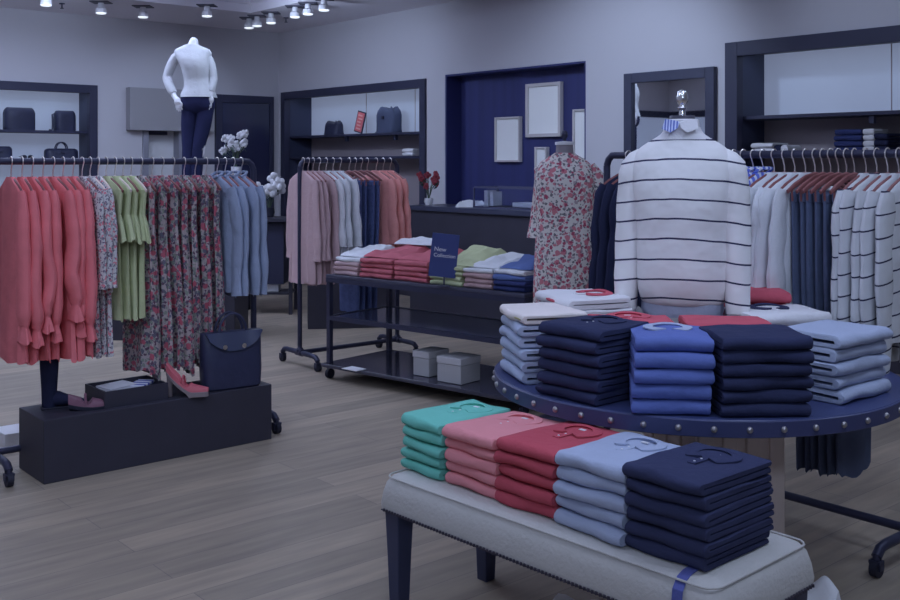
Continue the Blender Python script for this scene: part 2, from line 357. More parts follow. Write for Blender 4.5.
MR0 = (-1.14, 7.78); MR1 = (-.43, 8.35); MZ = 1.56
rack(MR0, MR1, MZ, 'black pipe clothes rack in the middle with pink, white and denim clothes')
def w2c(X, Y): return (X*Cc-Y*S, X*S+Y*Cc)
RR0 = w2c(4.0, 3.44); RR1 = w2c(4.0, 1.87); RZ = 1.583
rack(RR0, RR1, RZ, 'black pipe clothes rack at right with white, slate and striped clothes', foot=.3)

# hanger (local: x across shoulders, origin on the rail axis)
def make_hanger(m_arm, label, loc, rot, group, bar=False):
    t = thing('clothes_hanger', label, 'hanger', loc, rot, group)
    pts = [(0.0, .0, -.085), (0, 0, -.045), (0, .008, -.03)]
    R = .0235
    pts = [(0, 0, -.1), (0, 0, -.05), (R*math.sin(PI*.12), 0, -.03)]
    for i in range(11):
        a = -PI/2 + PI*.2 + i/10*PI*1.25
        pts.append((0+R*math.cos(a), 0, R*math.sin(a)))
    # hook wraps the rail; rail runs along local y, so the hook lies in the xz plane
    MB().tube(pts, .0028, 6).build('hook', HOOK, t)
    arm = MB().tube([(-.2, 0, -.155), (-.15, 0, -.13), (-.07, 0, -.1), (0, 0, -.088), (.07, 0, -.1), (.15, 0, -.13), (.2, 0, -.155)], [.009, .012, .013, .015, .013, .012, .009], 8, flat=.6)
    arm.build('shoulder_bar', m_arm, t)
    if bar: MB().tube([(-.17, 0, -.148), (-.165, 0, -.2), (.165, 0, -.2), (.17, 0, -.148)], .005, 6).build('trouser_bar', m_arm, t)
    return t

def ringpts(hw, ht, z, seg, fold, amp, ph, rnd, wob=0.0, ycen=0.0, xcen=0.0):
    out = []
    for k in range(seg):
        a = 2*PI*k/seg; ca, sa = math.cos(a), math.sin(a)
        x = hw*math.copysign(abs(ca)**.85, ca); y = ht*math.copysign(abs(sa)**.7, sa)
        s = math.sin(fold*a+ph)*.6+math.sin(fold*1.7*a+ph*2.3)*.4
        y += amp*s*abs(sa)**.5; x += amp*.5*math.cos(fold*a*1.3+ph)
        out.append((x+xcen, y+ycen, z+wob*math.sin(2*a+ph)+wob*.5*math.sin(7*a+ph)))
    return out
def densify(prof, n):
    out = []
    P = prof
    for i in range(len(P)-1):
        p0 = P[max(i-1, 0)]; p1 = P[i]; p2 = P[i+1]; p3 = P[min(i+2, len(P)-1)]
        for j in range(n):
            t = j/n
            v = [.5*((2*p1[k])+(-p0[k]+p2[k])*t+(2*p0[k]-5*p1[k]+4*p2[k]-p3[k])*t*t+(-p0[k]+3*p1[k]-3*p2[k]+p3[k])*t**3) for k in range(len(p1))]
            out.append(v)
    out.append(list(P[-1])); return out
def gbody(prof, fold=7, seed=0, seg=36, sub=5, amp=.006, hem=.006, flutter=0.0):
    """prof: list of (z, halfwidth, halfthick, foldfactor) from top to hem"""
    rnd = random.Random(seed); ph = rnd.uniform(0, 6.28); rings = []
    for i in range(len(prof)-1):
        a, b2 = prof[i], prof[i+1]
        for j in range(sub):
            t = j/sub; v = [a[k]*(1-t)+b2[k]*t for k in range(4)]
            rings.append((v, ph))
    rings.append((list(prof[-1]), ph))
    out = []
    zt = prof[0][0]; zb = prof[-1][0]
    for i, (v, p) in enumerate(rings):
        q = (zt-v[0])/(zt-zb)
        out.append(ringpts(v[1], v[2], v[0], seg, fold, amp*v[3], p+q*.9, rnd, hem*q*q, ycen=flutter*math.sin(q*4+p), xcen=.008*q*math.sin(p*3)))
    # thin inner return at the hem
    last = out[-1]; out.append([(x*.9, y*.8, z+.02) for x, y, z in last])
    return MB().loft(out[::-1])
def sleeve(side, x0, z0, length, r0, r1, seed=0, out=.03, flat=.45, bend=0.0, n=10):
    rnd = random.Random(seed+side); pts = []; rs = []
    for i in range(n+1):
        q = i/n
        pts.append((side*(x0-.02+.025*math.sin(min(1, q*4)*PI/2)+out*q + .006*math.sin(q*9+seed)), bend*math.sin(q*PI)+.003*math.sin(q*7+seed), z0-length*q))
        rs.append((r0*(1-q)+r1*q)*(.75 if i == 0 else 1)*(1+.10*math.sin(q*17+seed*1.7)))
    return MB().tube(pts, rs, 14, flat=flat, up=(0, 1, 0))
SH = [(-.078, .045, .017, .1), (-.095, .075, .02, .2), (-.125, .15, .021, .3), (-.15, .195, .022, .4)]

def hang(kind, t, rk, name, label, cat, group, m, mats=None, seed=0, jit=True, hanger=HANGW, hl=None, hgroup=None, facing=1):
    """place garment + hanger on rack rk=(p0,p1,z) at distance t along the rail"""
    p0, p1, z = rk; L = math.hypot(p1[0]-p0[0], p1[1]-p0[1]); dx, dy = (p1[0]-p0[0])/L, (p1[1]-p0[1])/L
    loc = cw(p0[0]+dx*t, p0[1]+dy*t, z); rnd = random.Random(seed*13+5)
    rot = rotof(dx, dy)-PI/2 + (rnd.uniform(-.07, .07) if jit else 0)   # local y along the rail
    g = thing(name, label, cat, loc, rot, group)
    kind(g, m, mats, seed)
    key = hanger.name+('b' if 'trouser' in name or 'jeans' in name else '')
    hlabel = hl or ('wooden hanger carrying the ' + label)
    hlabel = ' '.join(hlabel.split()[:16])
    if key in HP: dup(HP[key], loc, rot, hlabel, hgroup)
    else: HP[key] = make_hanger(hanger, hlabel, loc, rot, hgroup, key.endswith('b'))
    return g
HP = {}

def k_ruffle(g, m, mats, s):     # coral flared dress, gathered sleeves tied low, hanging tie
    gbody(SH+[(-.3, .2, .023, .8), (-.55, .225, .025, 1.2), (-.8, .25, .027, 1.6), (-.985, .27, .028, 2.0)], fold=6, seed=s, amp=.008, hem=.012).build('body', m, g)
    rn = random.Random(s); 
    for sd in (-1, 1):
        dz = rn.uniform(-.07, .05); dx = rn.uniform(-.02, .015); yy = rn.uniform(-.012, .012)
        P_ = [(sd*.18, 0, -.15), (sd*.205, yy*.3, -.26), (sd*(.22+dx*.5), yy, -.42), (sd*(.225+dx), -yy, -.58+dz*.5), (sd*(.235+dx), yy, -.7+dz), (sd*(.24+dx), yy, -.755+dz)]
        Q = densify(P_, 3); MB().tube(Q, [(.032, .044, .052, .056, .06, .062, .064, .066, .067, .068, .068, .067, .064, .058, .05, .044)[i]*(1+.05*math.sin(i*2.1+s)) for i in range(16)], 16, flat=.5, up=(0, 1, 0)).build('sleeve', m, g)
        e = Q[-1]
        MB().loft([[(e[0]+r*math.cos(2*PI*k/20)*(1+w*math.cos(5*2*PI*k/20+s)), e[1]+r*.45*math.sin(2*PI*k/20), e[2]+z+w*.03*math.sin(6*PI*k/20)) for k in range(20)] for r, z, w in ((.044, .01, 0), (.04, -.01, 0), (.056, -.04, .1), (.07, -.08, .22))]).build('cuff_ruffle', m, g)
def k_floraltop(g, m, mats, s):
    gbody(SH+[(-.3, .19, .023, .6), (-.55, .19, .025, 1), (-.68, .21, .027, 1.3)], fold=5, seed=s, amp=.007).build('body', m, g)
    gbody([(-.6, .17, .02, .8), (-.8, .18, .022, 1.3), (-1.0, .2, .024, 1.6)], fold=6, seed=s+3, amp=.008).build('skirt', m, g)
    for sd in (-1, 1): sleeve(sd, .19, -.15, .5, .045, .05, s).build('sleeve', m, g)
def k_peplum(g, m, mats, s):
    gbody(SH+[(-.28, .17, .022, .8), (-.33, .2, .026, 1.5), (-.42, .235, .028, 2)], fold=8, seed=s, amp=.008, hem=.01).build('blouse', m, g)
    gbody([(-.36, .16, .02, .6), (-.6, .165, .021, 1.2), (-.83, .18, .022, 1.4)], fold=6, seed=s+9, amp=.009).build('skirt', m, g)
def k_maxi(g, m, mats, s):
    gbody(SH[:3]+[(-.15, .17, .021, .6), (-.35, .165, .022, 1), (-.6, .2, .026, 1.6), (-.9, .225, .03, 2), (-1.1-.02*(s%3), .225, .03, 2.4)], fold=9, seed=s, amp=.012, hem=.02).build('body', m, g)
def k_shirt(g, m, mats, s, L=.74):
    gbody(SH+[(-.3, .205, .023, .6), (-.5, .21, .025, .9), (-L, .22, .026, 1.2)], fold=5, seed=s, amp=.007, hem=.02).build('body', m, g)
    for sd in (-1, 1):
        sleeve(sd, .2, -.15, .6, .058, .045, s, bend=.01).build('sleeve', m, g)
    MB().tube([(-.05, .0, -.075), (-.045, -.018, -.085), (0, -.024, -.1), (.045, -.018, -.085), (.05, 0, -.075), (.04, .016, -.062), (0, .022, -.06), (-.04, .016, -.062), (-.05, 0, -.075)], .008, 8).build('collar', mats or m, g)
def k_blouse(g, m, mats, s):
    gbody(SH+[(-.3, .2, .023, .8), (-.5, .22, .026, 1.2), (-.72, .24, .028, 1.6)], fold=6, seed=s, amp=.009, hem=.02).build('body', m, g)
    for sd in (-1, 1): sleeve(sd, .195, -.15, .5, .05, .06, s).build('sleeve', m, g)
def k_long(g, m, mats, s):
    gbody(SH+[(-.3, .17, .022, .8), (-.6, .18, .025, 1.2), (-.93, .2, .027, 1.6)], fold=6, seed=s, amp=.009, hem=.01).build('body', m, g)
    for sd in (-1, 1): sleeve(sd, .185, -.15, .6, .04, .045, s).build('sleeve', m, g)
def k_trousers(g, m, mats, s, L=1.3):
    gbody([(-.155, .16, .012, .1), (-.2, .17, .016, .4), (-.5, .165, .02, .9), (-.8, .15, .02, 1), (-L, .135, .019, 1.2)], fold=4, seed=s, amp=.006, hem=.012).build('legs', m, g)
    MB().box(-.165, .165, -.0145, .0145, -.2, -.16).build('waistband', mats or m, g, bevel=.006)
def k_sweater(g, m, mats, s):
    gbody(SH+[(-.3, .21, .026, .6), (-.55, .215, .028, .9), (-.72, .21, .028, .8)], fold=4, seed=s, amp=.008, hem=.008).build('body', m, g)
    for sd in (-1, 1): sleeve(sd, .205, -.15, .72, .058, .045, s, out=.02).build('sleeve', m, g)

CORAL = fab('coral_cloth', (146, 82, 100), var=.22, bump=.6, scale=6)
FLW = floral('floral_pale', (132, 136, 158), [((92, 96, 118), .34, 1.7), ((70, 62, 92), .3, 2.1), ((140, 86, 110), .30, 1.3)], 30)
FLD = floral('floral_dense', (116, 112, 130), [((66, 68, 92), .42, 1.6), ((88, 98, 106), .38, 1.9), ((118, 62, 86), .36, 1.1), ((64, 50, 74), .3, 1.9)], 22)
LIME = fab('lime_cloth', (124, 134, 122), var=.1)
BLUES = fab('light_blue_cloth', (96, 108, 144), var=.08)
PINK = fab('pale_pink_cloth', (128, 114, 134), var=.06)
WHT = fab('white_cloth', (142, 150, 176), var=.04)
DENIM = fab('denim_cloth', (54, 66, 112), var=.35, scale=30)
PEACH = fab('peach_cloth', (150, 106, 118), var=.1)
SLATE = fab('slate_cloth', (56, 66, 98), var=.15)
NAVY = fab('navy_cloth', (24, 28, 54), var=.2)
BSTR = striped('blue_striped_cloth', (140, 150, 190), (66, 82, 165), 'X', .03, .55)
SWEAT = striped('breton_hanging_cloth', (134, 141, 165), (34, 36, 62), 'Z', .085, .075, .4, shift=True)
GREYC = fab('grey_cloth', (104, 106, 124))

LRK = (LR0, LR1, LZ); MRK = (MR0, MR1, MZ); RRK = (RR0, RR1, RZ)
def lt(px): return rail_px(px, LR0, LR1)
for i, px in enumerate((11, 22, 32, 43, 53, 63, 73)):
    hang(k_ruffle, lt(px), LRK, 'coral_dress', 'coral dress with tied ruffle cuffs, %s from the left rack post' % ORD[i], 'dress', 'coral dresses on the left rack', CORAL, seed=i+1, hgroup='hangers on the left rack')
for i, px in enumerate((82, 90, 98)):
    hang(k_floraltop, lt(px), LRK, 'floral_blouse_set', 'pale floral outfit on the left rack, %s after the coral dresses' % ORD[i], 'dress', 'pale floral outfits on the left rack', FLW, seed=i+21, hanger=HANGL if i else HANGW, hgroup='hangers on the left rack')
for i, px in enumerate((106, 115, 123, 131)):
    hang(k_peplum, lt(px), LRK, 'lime_peplum_outfit', 'lime green peplum outfit on the left rack, %s of the four from left' % ORD[i], 'dress', 'lime outfits on the left rack', LIME, seed=i+31, hanger=HANGL if i % 2 else HANGW, hgroup='hangers on the left rack')
for i, px in enumerate((141, 152, 162, 173, 184, 195, 206)):
    hang(k_maxi, lt(px), LRK, 'floral_maxi_dress', 'long red and grey floral dress, %s after the lime outfits' % ORD[i], 'dress', 'long floral dresses on the left rack', FLD, seed=i+41, hgroup='hangers on the left rack')
for i, px in enumerate((217, 225, 233, 241)):
    hang(k_shirt, lt(px), LRK, 'blue_shirt', 'light blue shirt hanging on the left rack, %s of the four from left' % ORD[i], 'shirt', 'light blue shirts on the left rack', BLUES, seed=i+61, hgroup='hangers on the left rack')
def mt(px): return rail_px(px, MR0, MR1)
for i, px in enumerate((303, 308, 313, 319)):
    hang(k_long, mt(px), MRK, 'pink_cardigan', 'pale pink long top on the middle rack, %s from its left post' % ORD[i], 'top', 'pale pink tops on the middle rack', PINK, seed=i+71, hgroup='hangers on the middle rack')
for i, px in enumerate((326, 333, 340)):
    hang(k_blouse, mt(px), MRK, 'white_blouse', 'white blouse on the middle rack, %s of three from left' % ORD[i], 'blouse', 'white blouses on the middle rack', WHT, seed=i+81, hgroup='hangers on the middle rack')
for i, px in enumerate((349, 355, 361, 367)):
    hang(lambda g, m, q, s: k_trousers(g, m, q, s, 1.18), mt(px), MRK, 'denim_jeans', 'blue denim jeans on the middle rack, %s of four from left' % ORD[i], 'jeans', 'jeans on the middle rack', DENIM, seed=i+91, hgroup='hangers on the middle rack')
for i, px in enumerate((376, 383, 390)):
    hang(k_blouse, mt(px), MRK, 'peach_blouse', 'peach blouse on the middle rack, %s after the jeans' % ORD[i], 'blouse', 'peach blouses on the middle rack', PEACH, seed=i+101, hgroup='hangers on the middle rack')
# right rack, distance from the far post = 3.52 - Y
def ry(Y): return 3.44-Y
for i, Y in enumerate((3.3, 3.24, 3.18)):
    hang(k_blouse, ry(Y), RRK, 'navy_dress', 'navy garment at the far end of the right rack, %s from the far post' % ORD[i], 'dress', 'navy garments at far end of right rack', NAVY, seed=i+111, hgroup='hangers on the right rack')
for i, Y in enumerate((2.74, 2.69, 2.64, 2.59, 2.54)):
    hang(k_shirt, ry(Y), RRK, 'blue_striped_shirt', 'blue and white striped shirt on the right rack, %s of five from far end' % ORD[i], 'shirt', 'blue striped shirts on the right rack', BSTR, seed=i+121, hgroup='hangers on the right rack')
for i, Y in enumerate((2.485, 2.435, 2.385, 2.335)):
    hang(k_blouse, ry(Y), RRK, 'white_shirt', 'white shirt on the right rack beside the slate trousers, %s of four from far end' % ORD[i], 'shirt', 'white shirts on the right rack', WHT, seed=i+131, hgroup='hangers on the right rack')
for i, Y in enumerate((2.29, 2.255, 2.22, 2.185, 2.15, 2.115)):
    hang(lambda g, m, q, s: k_trousers(g, m, q, s, 1.3), ry(Y), RRK, 'slate_trousers', 'slate blue trousers on the right rack, %s of six from far end' % ORD[i], 'trousers', 'slate trousers on the right rack', SLATE, seed=i+141, hgroup='hangers on the right rack')
for i, Y in enumerate((2.065, 2.02, 1.975, 1.93, 1.885)):
    hang(k_sweater, ry(Y), RRK, 'striped_sweater', 'white sweater with thin navy stripes on the right rack, %s of five from left' % ORD[i], 'sweater', 'striped sweaters on the right rack', SWEAT, seed=i+151, hgroup='hangers on the right rack')

# ------------------------------------------------------------------ low plinth with shoes, bag and tray (left)
pc = cw(-1.95, 4.92); prot = rotof(.759, .651)
PW, PD, PH = 1.255, .36, .307
MB().box(0, PW, 0, PD, 0, PH).build('tmp', BLACKW, smooth=False, bevel=.004, loc=pc, rot=prot)
pl_ = bpy.data.objects['tmp']; pl_.name = 'display_plinth'; tag(pl_, 'long low black plinth under the left clothes rack holding shoes and a tote', 'plinth')
def onp(x, y, z=PH): # local plinth coordinates -> world
    v = Matrix.Rotation(prot, 3, 'Z') @ Vector((x, y, 0)); return (pc.x+v.x, pc.y+v.y, z)
# tray box
t = thing('shoe_box', 'open shallow black box with papers on the black plinth', 'box', onp(.315, .04), prot)
MB().box(0, .34, 0, .26, 0, .01).box(0, .34, 0, .01, .01, .085).box(0, .34, .25, .26, .01, .085).box(0, .01, .01, .25, .01, .085).box(.33, .34, .01, .25, .01, .085).build('box_body', BLACKW, t, smooth=False)
o = MB().box(-.09, .09, -.06, .06, 0, .012).box(-.085, .09, -.055, .06, .0125, .02).build('folded_scarf', fab('paper_white', (128, 134, 160)), loc=onp(.43, .17, PH+.0655), rot=prot+.3, bevel=.003); o.rotation_euler = (0.05, 0, prot+.3)
tag(o, 'white folded paper in the open black box, left one', 'folded cloth')
MB().box(.012, .328, .012, .248, .01, .062).build('padding', NAVY, t, smooth=False, bevel=.004)
o = MB().box(-.08, .08, -.045, .045, 0, .014).build('folded_scarf', striped('blue_print', (136, 144, 178), (58, 68, 140), 'X', .05, .45), loc=onp(.56, .165, PH+.0655), rot=prot+.75, bevel=.003)
tag(o, 'blue and white patterned folded cloth in the open black box, right one', 'folded cloth')
# platform heel
def shoe(name, label, loc, rot, mu, ms, heel=.1, L=.24, plat=.02, scale=1):
    t = thing(name, label, 'shoe', loc, rot)
    def zf(q):  # foot-bed height along q 0 heel..1 toe
        return plat + (heel)*(1-min(1, q/.62))**1.3*1.0 if q < .62 else plat
    rs = []
    for i in range(15):
        q = i/14; w = .028+.016*math.sin(min(1, q*1.15)*PI)**.7 if q < .97 else .02
        if q < .12: w = .02+.01*q/.12
        if q > .9: w *= 1-(q-.9)*4
        zb = zf(q); th = .012 + (plat*.8 if q > .5 else .004)
        x = q*L
        rs.append([(x, -w, zb-th if q < .6 else max(.0, zb-plat)), (x, w, zb-th if q < .6 else max(0, zb-plat)), (x, w*1.02, zb+.004), (x, -w*1.02, zb+.004)])
    MB().loft(rs).build('sole', ms, t, bevel=.002)
    MB().tube([(.018, 0, 0), (.016, 0, heel*.55), (.022, 0, zf(.08)-.008)], [.013, .015, .022], 12).build('heel', ms, t)
    # upper: counter at the back, vamp at the toe, strap
    up = []
    for i in range(15):
        q = i/14; x = q*L
        w = .024+.016*math.sin(min(1, q*1.15)*PI)**.7
        if q < .12: w = .018+.01*q/.12
        if q > .9: w *= 1-(q-.9)*4
        zb = zf(q)+.0045
        if q < .3: h = .05*(1-q)+.008
        elif q < .55: h = .02
        else: h = .042*(1-(q-.55)/.45*.55)
        n = 9; ring = []
        for k in range(n):
            a = PI*k/(n-1)
            top = 1 if q > .5 else .9
            ring.append((x, -w*math.cos(a), zb+h*math.sin(a)**(.5 if q > .55 else .35)*top if 0 < k < n-1 else zb))
        if q < .5:   # open throat: push centre points down to form the cavity
            ring = [(p[0], p[1], (zb+.006 if 2 < k < n-3 else p[2])) for k, p in enumerate(ring)]
        up.append(ring)
    MB().loft(up).build('upper', mu, t)
    MB().tube([(.42*L, -.034, zf(.42)+.01), (.4*L, -.028, zf(.42)+.05), (.4*L, 0, zf(.42)+.062), (.4*L, .028, zf(.42)+.05), (.42*L, .034, zf(.42)+.01)], .006, 8, flat=1).build('strap', mu, t)
    t.scale = (scale,)*3
    return t
SHC = mat('coral_leather', (128, 66, 86), rough=.4); SOLG = mat('grey_sole', (88, 84, 100), rough=.6)
shoe('platform_heel', 'coral platform heel with ankle strap on the black plinth beside the tote', onp(.675, .10), prot-.65, SHC, SOLG, heel=.11, L=.22, plat=.022)
shoe('flat_shoe', 'dark pink low shoe on the left end of the black plinth', onp(.165, .13), prot-.35, mat('mauve_leather', (84, 60, 84), rough=.4), RUB, heel=.02, L=.2, plat=.01)
# boot
t = thing('ankle_boot', 'tall dark boot standing at the left end of the black plinth', 'boot', onp(.11, .24), prot-.3)
MB().tube([(.0, 0, .0), (.0, 0, .03), (.0, 0, .1), (0, 0, .2), (0, 0, .25)], [.03, .036, .038, .044, .046], 16).build('shaft', NAVY, t)
MB().loft([[(x, w*math.cos(2*PI*k/12), .008+max(0, h/2+h/2*math.sin(2*PI*k/12))) for k in range(12)] for x, w, h in ((-.035, .02, .06), (0, .034, .085), (.05, .036, .075), (.1, .038, .05), (.15, .03, .035), (.17, .012, .02))]).build('foot', NAVY, t)
MB().box(-.04, .17, -.034, .034, 0, .009).build('sole', RUB, t, bevel=.004)
# tote bag
t = thing('tote_bag', 'large navy leather tote bag standing on the right end of the black plinth', 'bag', onp(1.045, .085), prot-.12)
LEA = mat('navy_leather', (28, 32, 60), rough=.45, var=.15, bump=.2, scale=12)
rs = []
for z, hw, ht in ((0, .155, .06), (.01, .165, .07), (.1, .17, .07), (.2, .17, .06), (.28, .172, .045), (.31, .172, .03)):
    rs.append([(hw*math.copysign(abs(math.cos(2*PI*k/28))**.35, math.cos(2*PI*k/28)), ht*math.copysign(abs(math.sin(2*PI*k/28))**.6, math.sin(2*PI*k/28)), z) for k in range(28)])
MB().loft(rs).build('bag_body', LEA, t)
fl = []
for i in range(17):
    x = -.165+.33*i/16; dp = .10*math.sin(PI*i/16)**.6
    fl.append([(x, -.034, .312), (x, -.040, .31), (x, -.072 if dp > .05 else -.062, .31-dp), (x, -.066 if dp > .05 else -.056, .31-dp)])
MB().loft(fl).build('flap', mat('navy_leather_smooth', (33, 39, 68), rough=.35), t)
for x in (-.06, .05):
    MB().cyl((x, -.075, .235), (x, -.066, .235), .013, 16).build('metal_stud', CHROME, t)
for y in (-.03, .03):
    MB().tube([(-.075+.15*i/12 if False else -.08*math.cos(PI*i/12), y, .3+.11*math.sin(PI*i/12)) for i in range(13)], .0075, 8).build('handle', LEA, t)

# ------------------------------------------------------------------ folded shirts
def folded(name, label, cat, w_, d_, h_, m, loc, rot, group=None, collar=None, seed=0, puff=.009, gap=.12, trim=None, tilt=0, button=True, notch=True):
    rnd = random.Random(seed); r = h_/2; out = []
    ys = 7
    for i in range(ys+1): out.append((d_/2-(d_-r)*i/ys, 0))
    for i in range(1, 8):
        a = PI*i/8; out.append((-d_/2+r-r*math.sin(a), r-r*math.cos(a)))
    for i in range(ys+1): out.append((-d_/2+r+(d_-r)*i/ys, h_))
    g0, g1 = h_*(.5+gap/2), h_*(.5-gap/2)
    out.append((d_/2+.003, (g0+h_)/2)); out.append((d_/2, g0)); out.append((0, g0)); out.append((-d_/2+r*1.1, h_*.5+gap*h_*.4)); out.append((-d_/2+r*1.0, h_*.5-gap*h_*.4)); out.append((0, g1)); out.append((d_/2-.004, g1)); out.append((d_/2+.001, g1*.5))
    n = len(out); M_ = 9; rings = []
    xs = [-w_/2, -w_/2+.004] + [(-w_/2+.004)+(w_-.008)*i/M_ for i in range(1, M_)] + [w_/2-.004, w_/2]
    cy, cz = 0, h_/2
    for xi, x in enumerate(xs):
        edge = xi in (0, len(xs)-1); ring = []
        for j, (y, z) in enumerate(out):
            yy, zz = y, z
            if edge:
                yy = y*.985; zz = cz+(z-cz)*(.8 if abs(z-cz) > h_*.3 else 1.0)
            nn = noise.noise(Vector((x*9+seed*3.1, y*9, z*20+seed)))*puff
            yy += nn*1.2 + noise.noise(Vector((x*5+seed, seed*1.7, 0)))*.010
            if z > h_*.8: zz += nn*.8*(1 if not edge else .4) + .15*h_*(1-(2*x/w_)**2)*.35
            elif z > .001: zz += nn*.4
            ring.append((x+noise.noise(Vector((y*8+seed, z*30, 4)))*.004*(1 if edge else 0), yy, max(0, zz)))
        rings.append(ring)
    if collar is None and not trim:
        o = MB().loft(rings).build(name, m, loc=loc, rot=rot)
        if tilt: o.rotation_euler = (tilt, 0, rot)
        tag(o, label, cat, group); return o
    t = thing(name, label, cat, loc, rot, group)
    if tilt: t.rotation_euler = (tilt, 0, rot)
    MB().loft(rings).build('body', m, t)
    if collar:
        zc = h_*1.06+.0015
        y0 = d_*.26; c = MB(); rg = []; q8 = 18
        for i in range(q8+1):
            a = -PI*.44+(PI*1.88)*i/q8     # open towards the front
            ca, sa = math.cos(a), math.sin(a); op = abs(i/q8*2-1)
            wd = .030+.022*max(0, op-.7)/.3; back = max(0, sa)
            cxn, cyn = .052*ca, y0+(.036 if sa > 0 else .05)*sa
            dx_, dy_ = ca, sa*.8
            if op > .7: f_ = (op-.7)/.3; dx_ = ca*(1-f_)+math.copysign(.75, ca)*f_; dy_ = sa*.8*(1-f_)-.35*f_
            rg.append([(cxn-ca*.003, cyn-sa*.003, zc+.001+.004*back), (cxn+ca*.003, cyn+sa*.003, zc+.004+.006*back), (cxn+dx_*wd, cyn+dy_*wd, zc+.001+.001*back), (cxn+dx_*wd, cyn+dy_*wd, zc-.003), (cxn+ca*.003, cyn+sa*.003, zc-.004)])
        c.loft(rg).build('collar', collar, t)
        MB().box(-.013, .013, -d_*.08, y0-.045, zc-.004, zc-.0005).build('placket', m, t, bevel=.002)
        if button:
            for q in (.0, .055): MB().cyl((0, y0-.065-q*.6, zc-.0005), (0, y0-.065-q*.6, zc+.001), .0035, 10).build('button', WHITE, t)
            MB().box(-.012, .012, y0+.008, y0+.022, zc-.003, zc-.001).build('neck_label', WHITE, t)
    if trim:
        MB().tube([(-w_*.48, -d_*.5+.012, h_*.5), (w_*.0, -d_*.5-.003, h_*.52), (w_*.48, -d_*.5+.012, h_*.5)], .006, 8).build('trim_band', trim, t)
    return t
def stack(cx, cy, z0, face, w_, d_, hs, mats, what, where, group, cat='shirt', collar=None, seed=0, jit=.006, trims=None, name='folded_shirt', **kw):
    """cx,cy camera-frame centre; face = camera-frame direction the folded front looks to"""
    rot = rotof(face[0], face[1])+PI/2; z = z0; n = len(hs)
    pos = ['bottom'] + ['%s from the bottom' % ORD[i] for i in range(1, n-1)] + ['topmost']
    if n == 1: pos = ['single']
    rnd = random.Random(seed)
    for i, h in enumerate(hs):
        m = mats[i] if isinstance(mats, (list, tuple)) else mats
        wh = what[i] if isinstance(what, (list, tuple)) else what
        p = cw(cx+rnd.uniform(-jit, jit), cy+rnd.uniform(-jit, jit), z)
        folded(name, ' '.join(('%s %s, %s' % (wh, where, pos[i] if n > 1 else '')).rstrip(', ').split()[:16]), cat, w_*(1-rnd.uniform(0, .03)), d_*(1-rnd.uniform(0, .03)), h*.985, m, p, rot+rnd.uniform(-.025, .025), group,
               collar=(collar if i == n-1 else None), trim=(trims[i] if trims else None), seed=seed*10+i, **kw)
        z += h + .0022
    return z

TEAL = fab('teal_cloth', (74, 134, 142), var=.08); PINKS = fab('salmon_cloth', (146, 98, 118), var=.06)
REDS = fab('red_cloth', (122, 54, 74), var=.08); LBL = fab('sky_blue_cloth', (110, 122, 160), var=.05)
NAVB = fab('bench_navy_cloth', (34, 39, 70), var=.08); NAVB2 = fab('table_navy_cloth', (29, 34, 64), var=.08)
ROY = fab('royal_blue_cloth', (60, 74, 136), var=.06); REDT = fab('red_trim', (128, 60, 82))
WHS = fab('white_shirt_cloth', (146, 152, 178), var=.03); WARMW = fab('cream_shirt_cloth', (150, 150, 170), var=.04); OLIVE = fab('olive_trim', (118, 116, 96))
BDARK = fab('inner_blue', (60, 72, 130))

# bench -------------------------------------------------------------------
bt = (.68, -.733); bn = (.733, .68); FL = (-.255, 3.53); BL, BW = 1.345, .53
brot = rotof(*bt)
t = thing('upholstered_bench', 'grey upholstered bench with dark legs in front of the round table', 'bench', cw(FL[0], FL[1], 0), brot)
LIN = fab('grey_linen', (126, 130, 147), var=.05, bump=.25, scale=40)
rs = []
def rrect(x0, x1, y0, y1, r, z, n=6):
    out = []
    for cx_, cy_, a0 in ((x1-r, y0+r, -PI/2), (x1-r, y1-r, 0), (x0+r, y1-r, PI/2), (x0+r, y0+r, PI)):
        for i in range(n+1):
            a = a0+PI/2*i/n; out.append((cx_+r*math.cos(a), cy_+r*math.sin(a), z))
    return out
for z, ins in ((.36, .0), (.38, -.002), (.42, .004), (.45, .012), (.468, .025), (.477, .045), (.48, .08)):
    rs.append(rrect(0+ins, BL-ins, 0+ins, BW-ins, .05, z))
MB().loft(rs).build('seat_cushion', LIN, t)
wl = rrect(.02, BL-.02, .02, BW-.02, .045, .4715); MB().tube(wl+[wl[0]], .0032, 6, cap=False).build('welt', LIN, t)
nm = MB(); L2 = []
for (x0, y0_, x1_, y1_) in ((.05, -.004, BL-.05, -.004), (BL+.004, .05, BL+.004, BW-.05), (BL-.05, BW+.004, .05, BW+.004), (-.004, BW-.05, -.004, .05)):
    L_ = math.hypot(x1_-x0, y1_-y0_); k = int(L_/.014)
    for i in range(k+1):
        x = x0+(x1_-x0)*i/k; y = y0_+(y1_-y0_)*i/k; nm.obox((x, y, .365), (.008, .008, .008), Matrix.Rotation(PI/4, 4, 'Z'))
nm.box(.03, BL-.03, -.003, .003, .3605, .3635).build('nailhead_trim', mat('nailhead_bronze', (46, 46, 66), rough=.35, metal=.5), t, smooth=False)
LEG = mat('bench_leg', (32, 38, 68), rough=.4)
for x, y in ((.06, .055), (BL-.06, .055), (.06, BW-.055), (BL-.06, BW-.055)):
    MB().loft([[(x+sx*q, y+sy*q, z) for sx, sy in ((-1, -1), (1, -1), (1, 1), (-1, 1))] for z, q in ((0, .024), (.2, .03), (.36, .036))]).build('leg', LEG, t, smooth=False, bevel=.004)
def onbench(x, y): # local bench -> camera frame
    return (FL[0]+bt[0]*x+bn[0]*y, FL[1]+bt[1]*x+bn[1]*y)
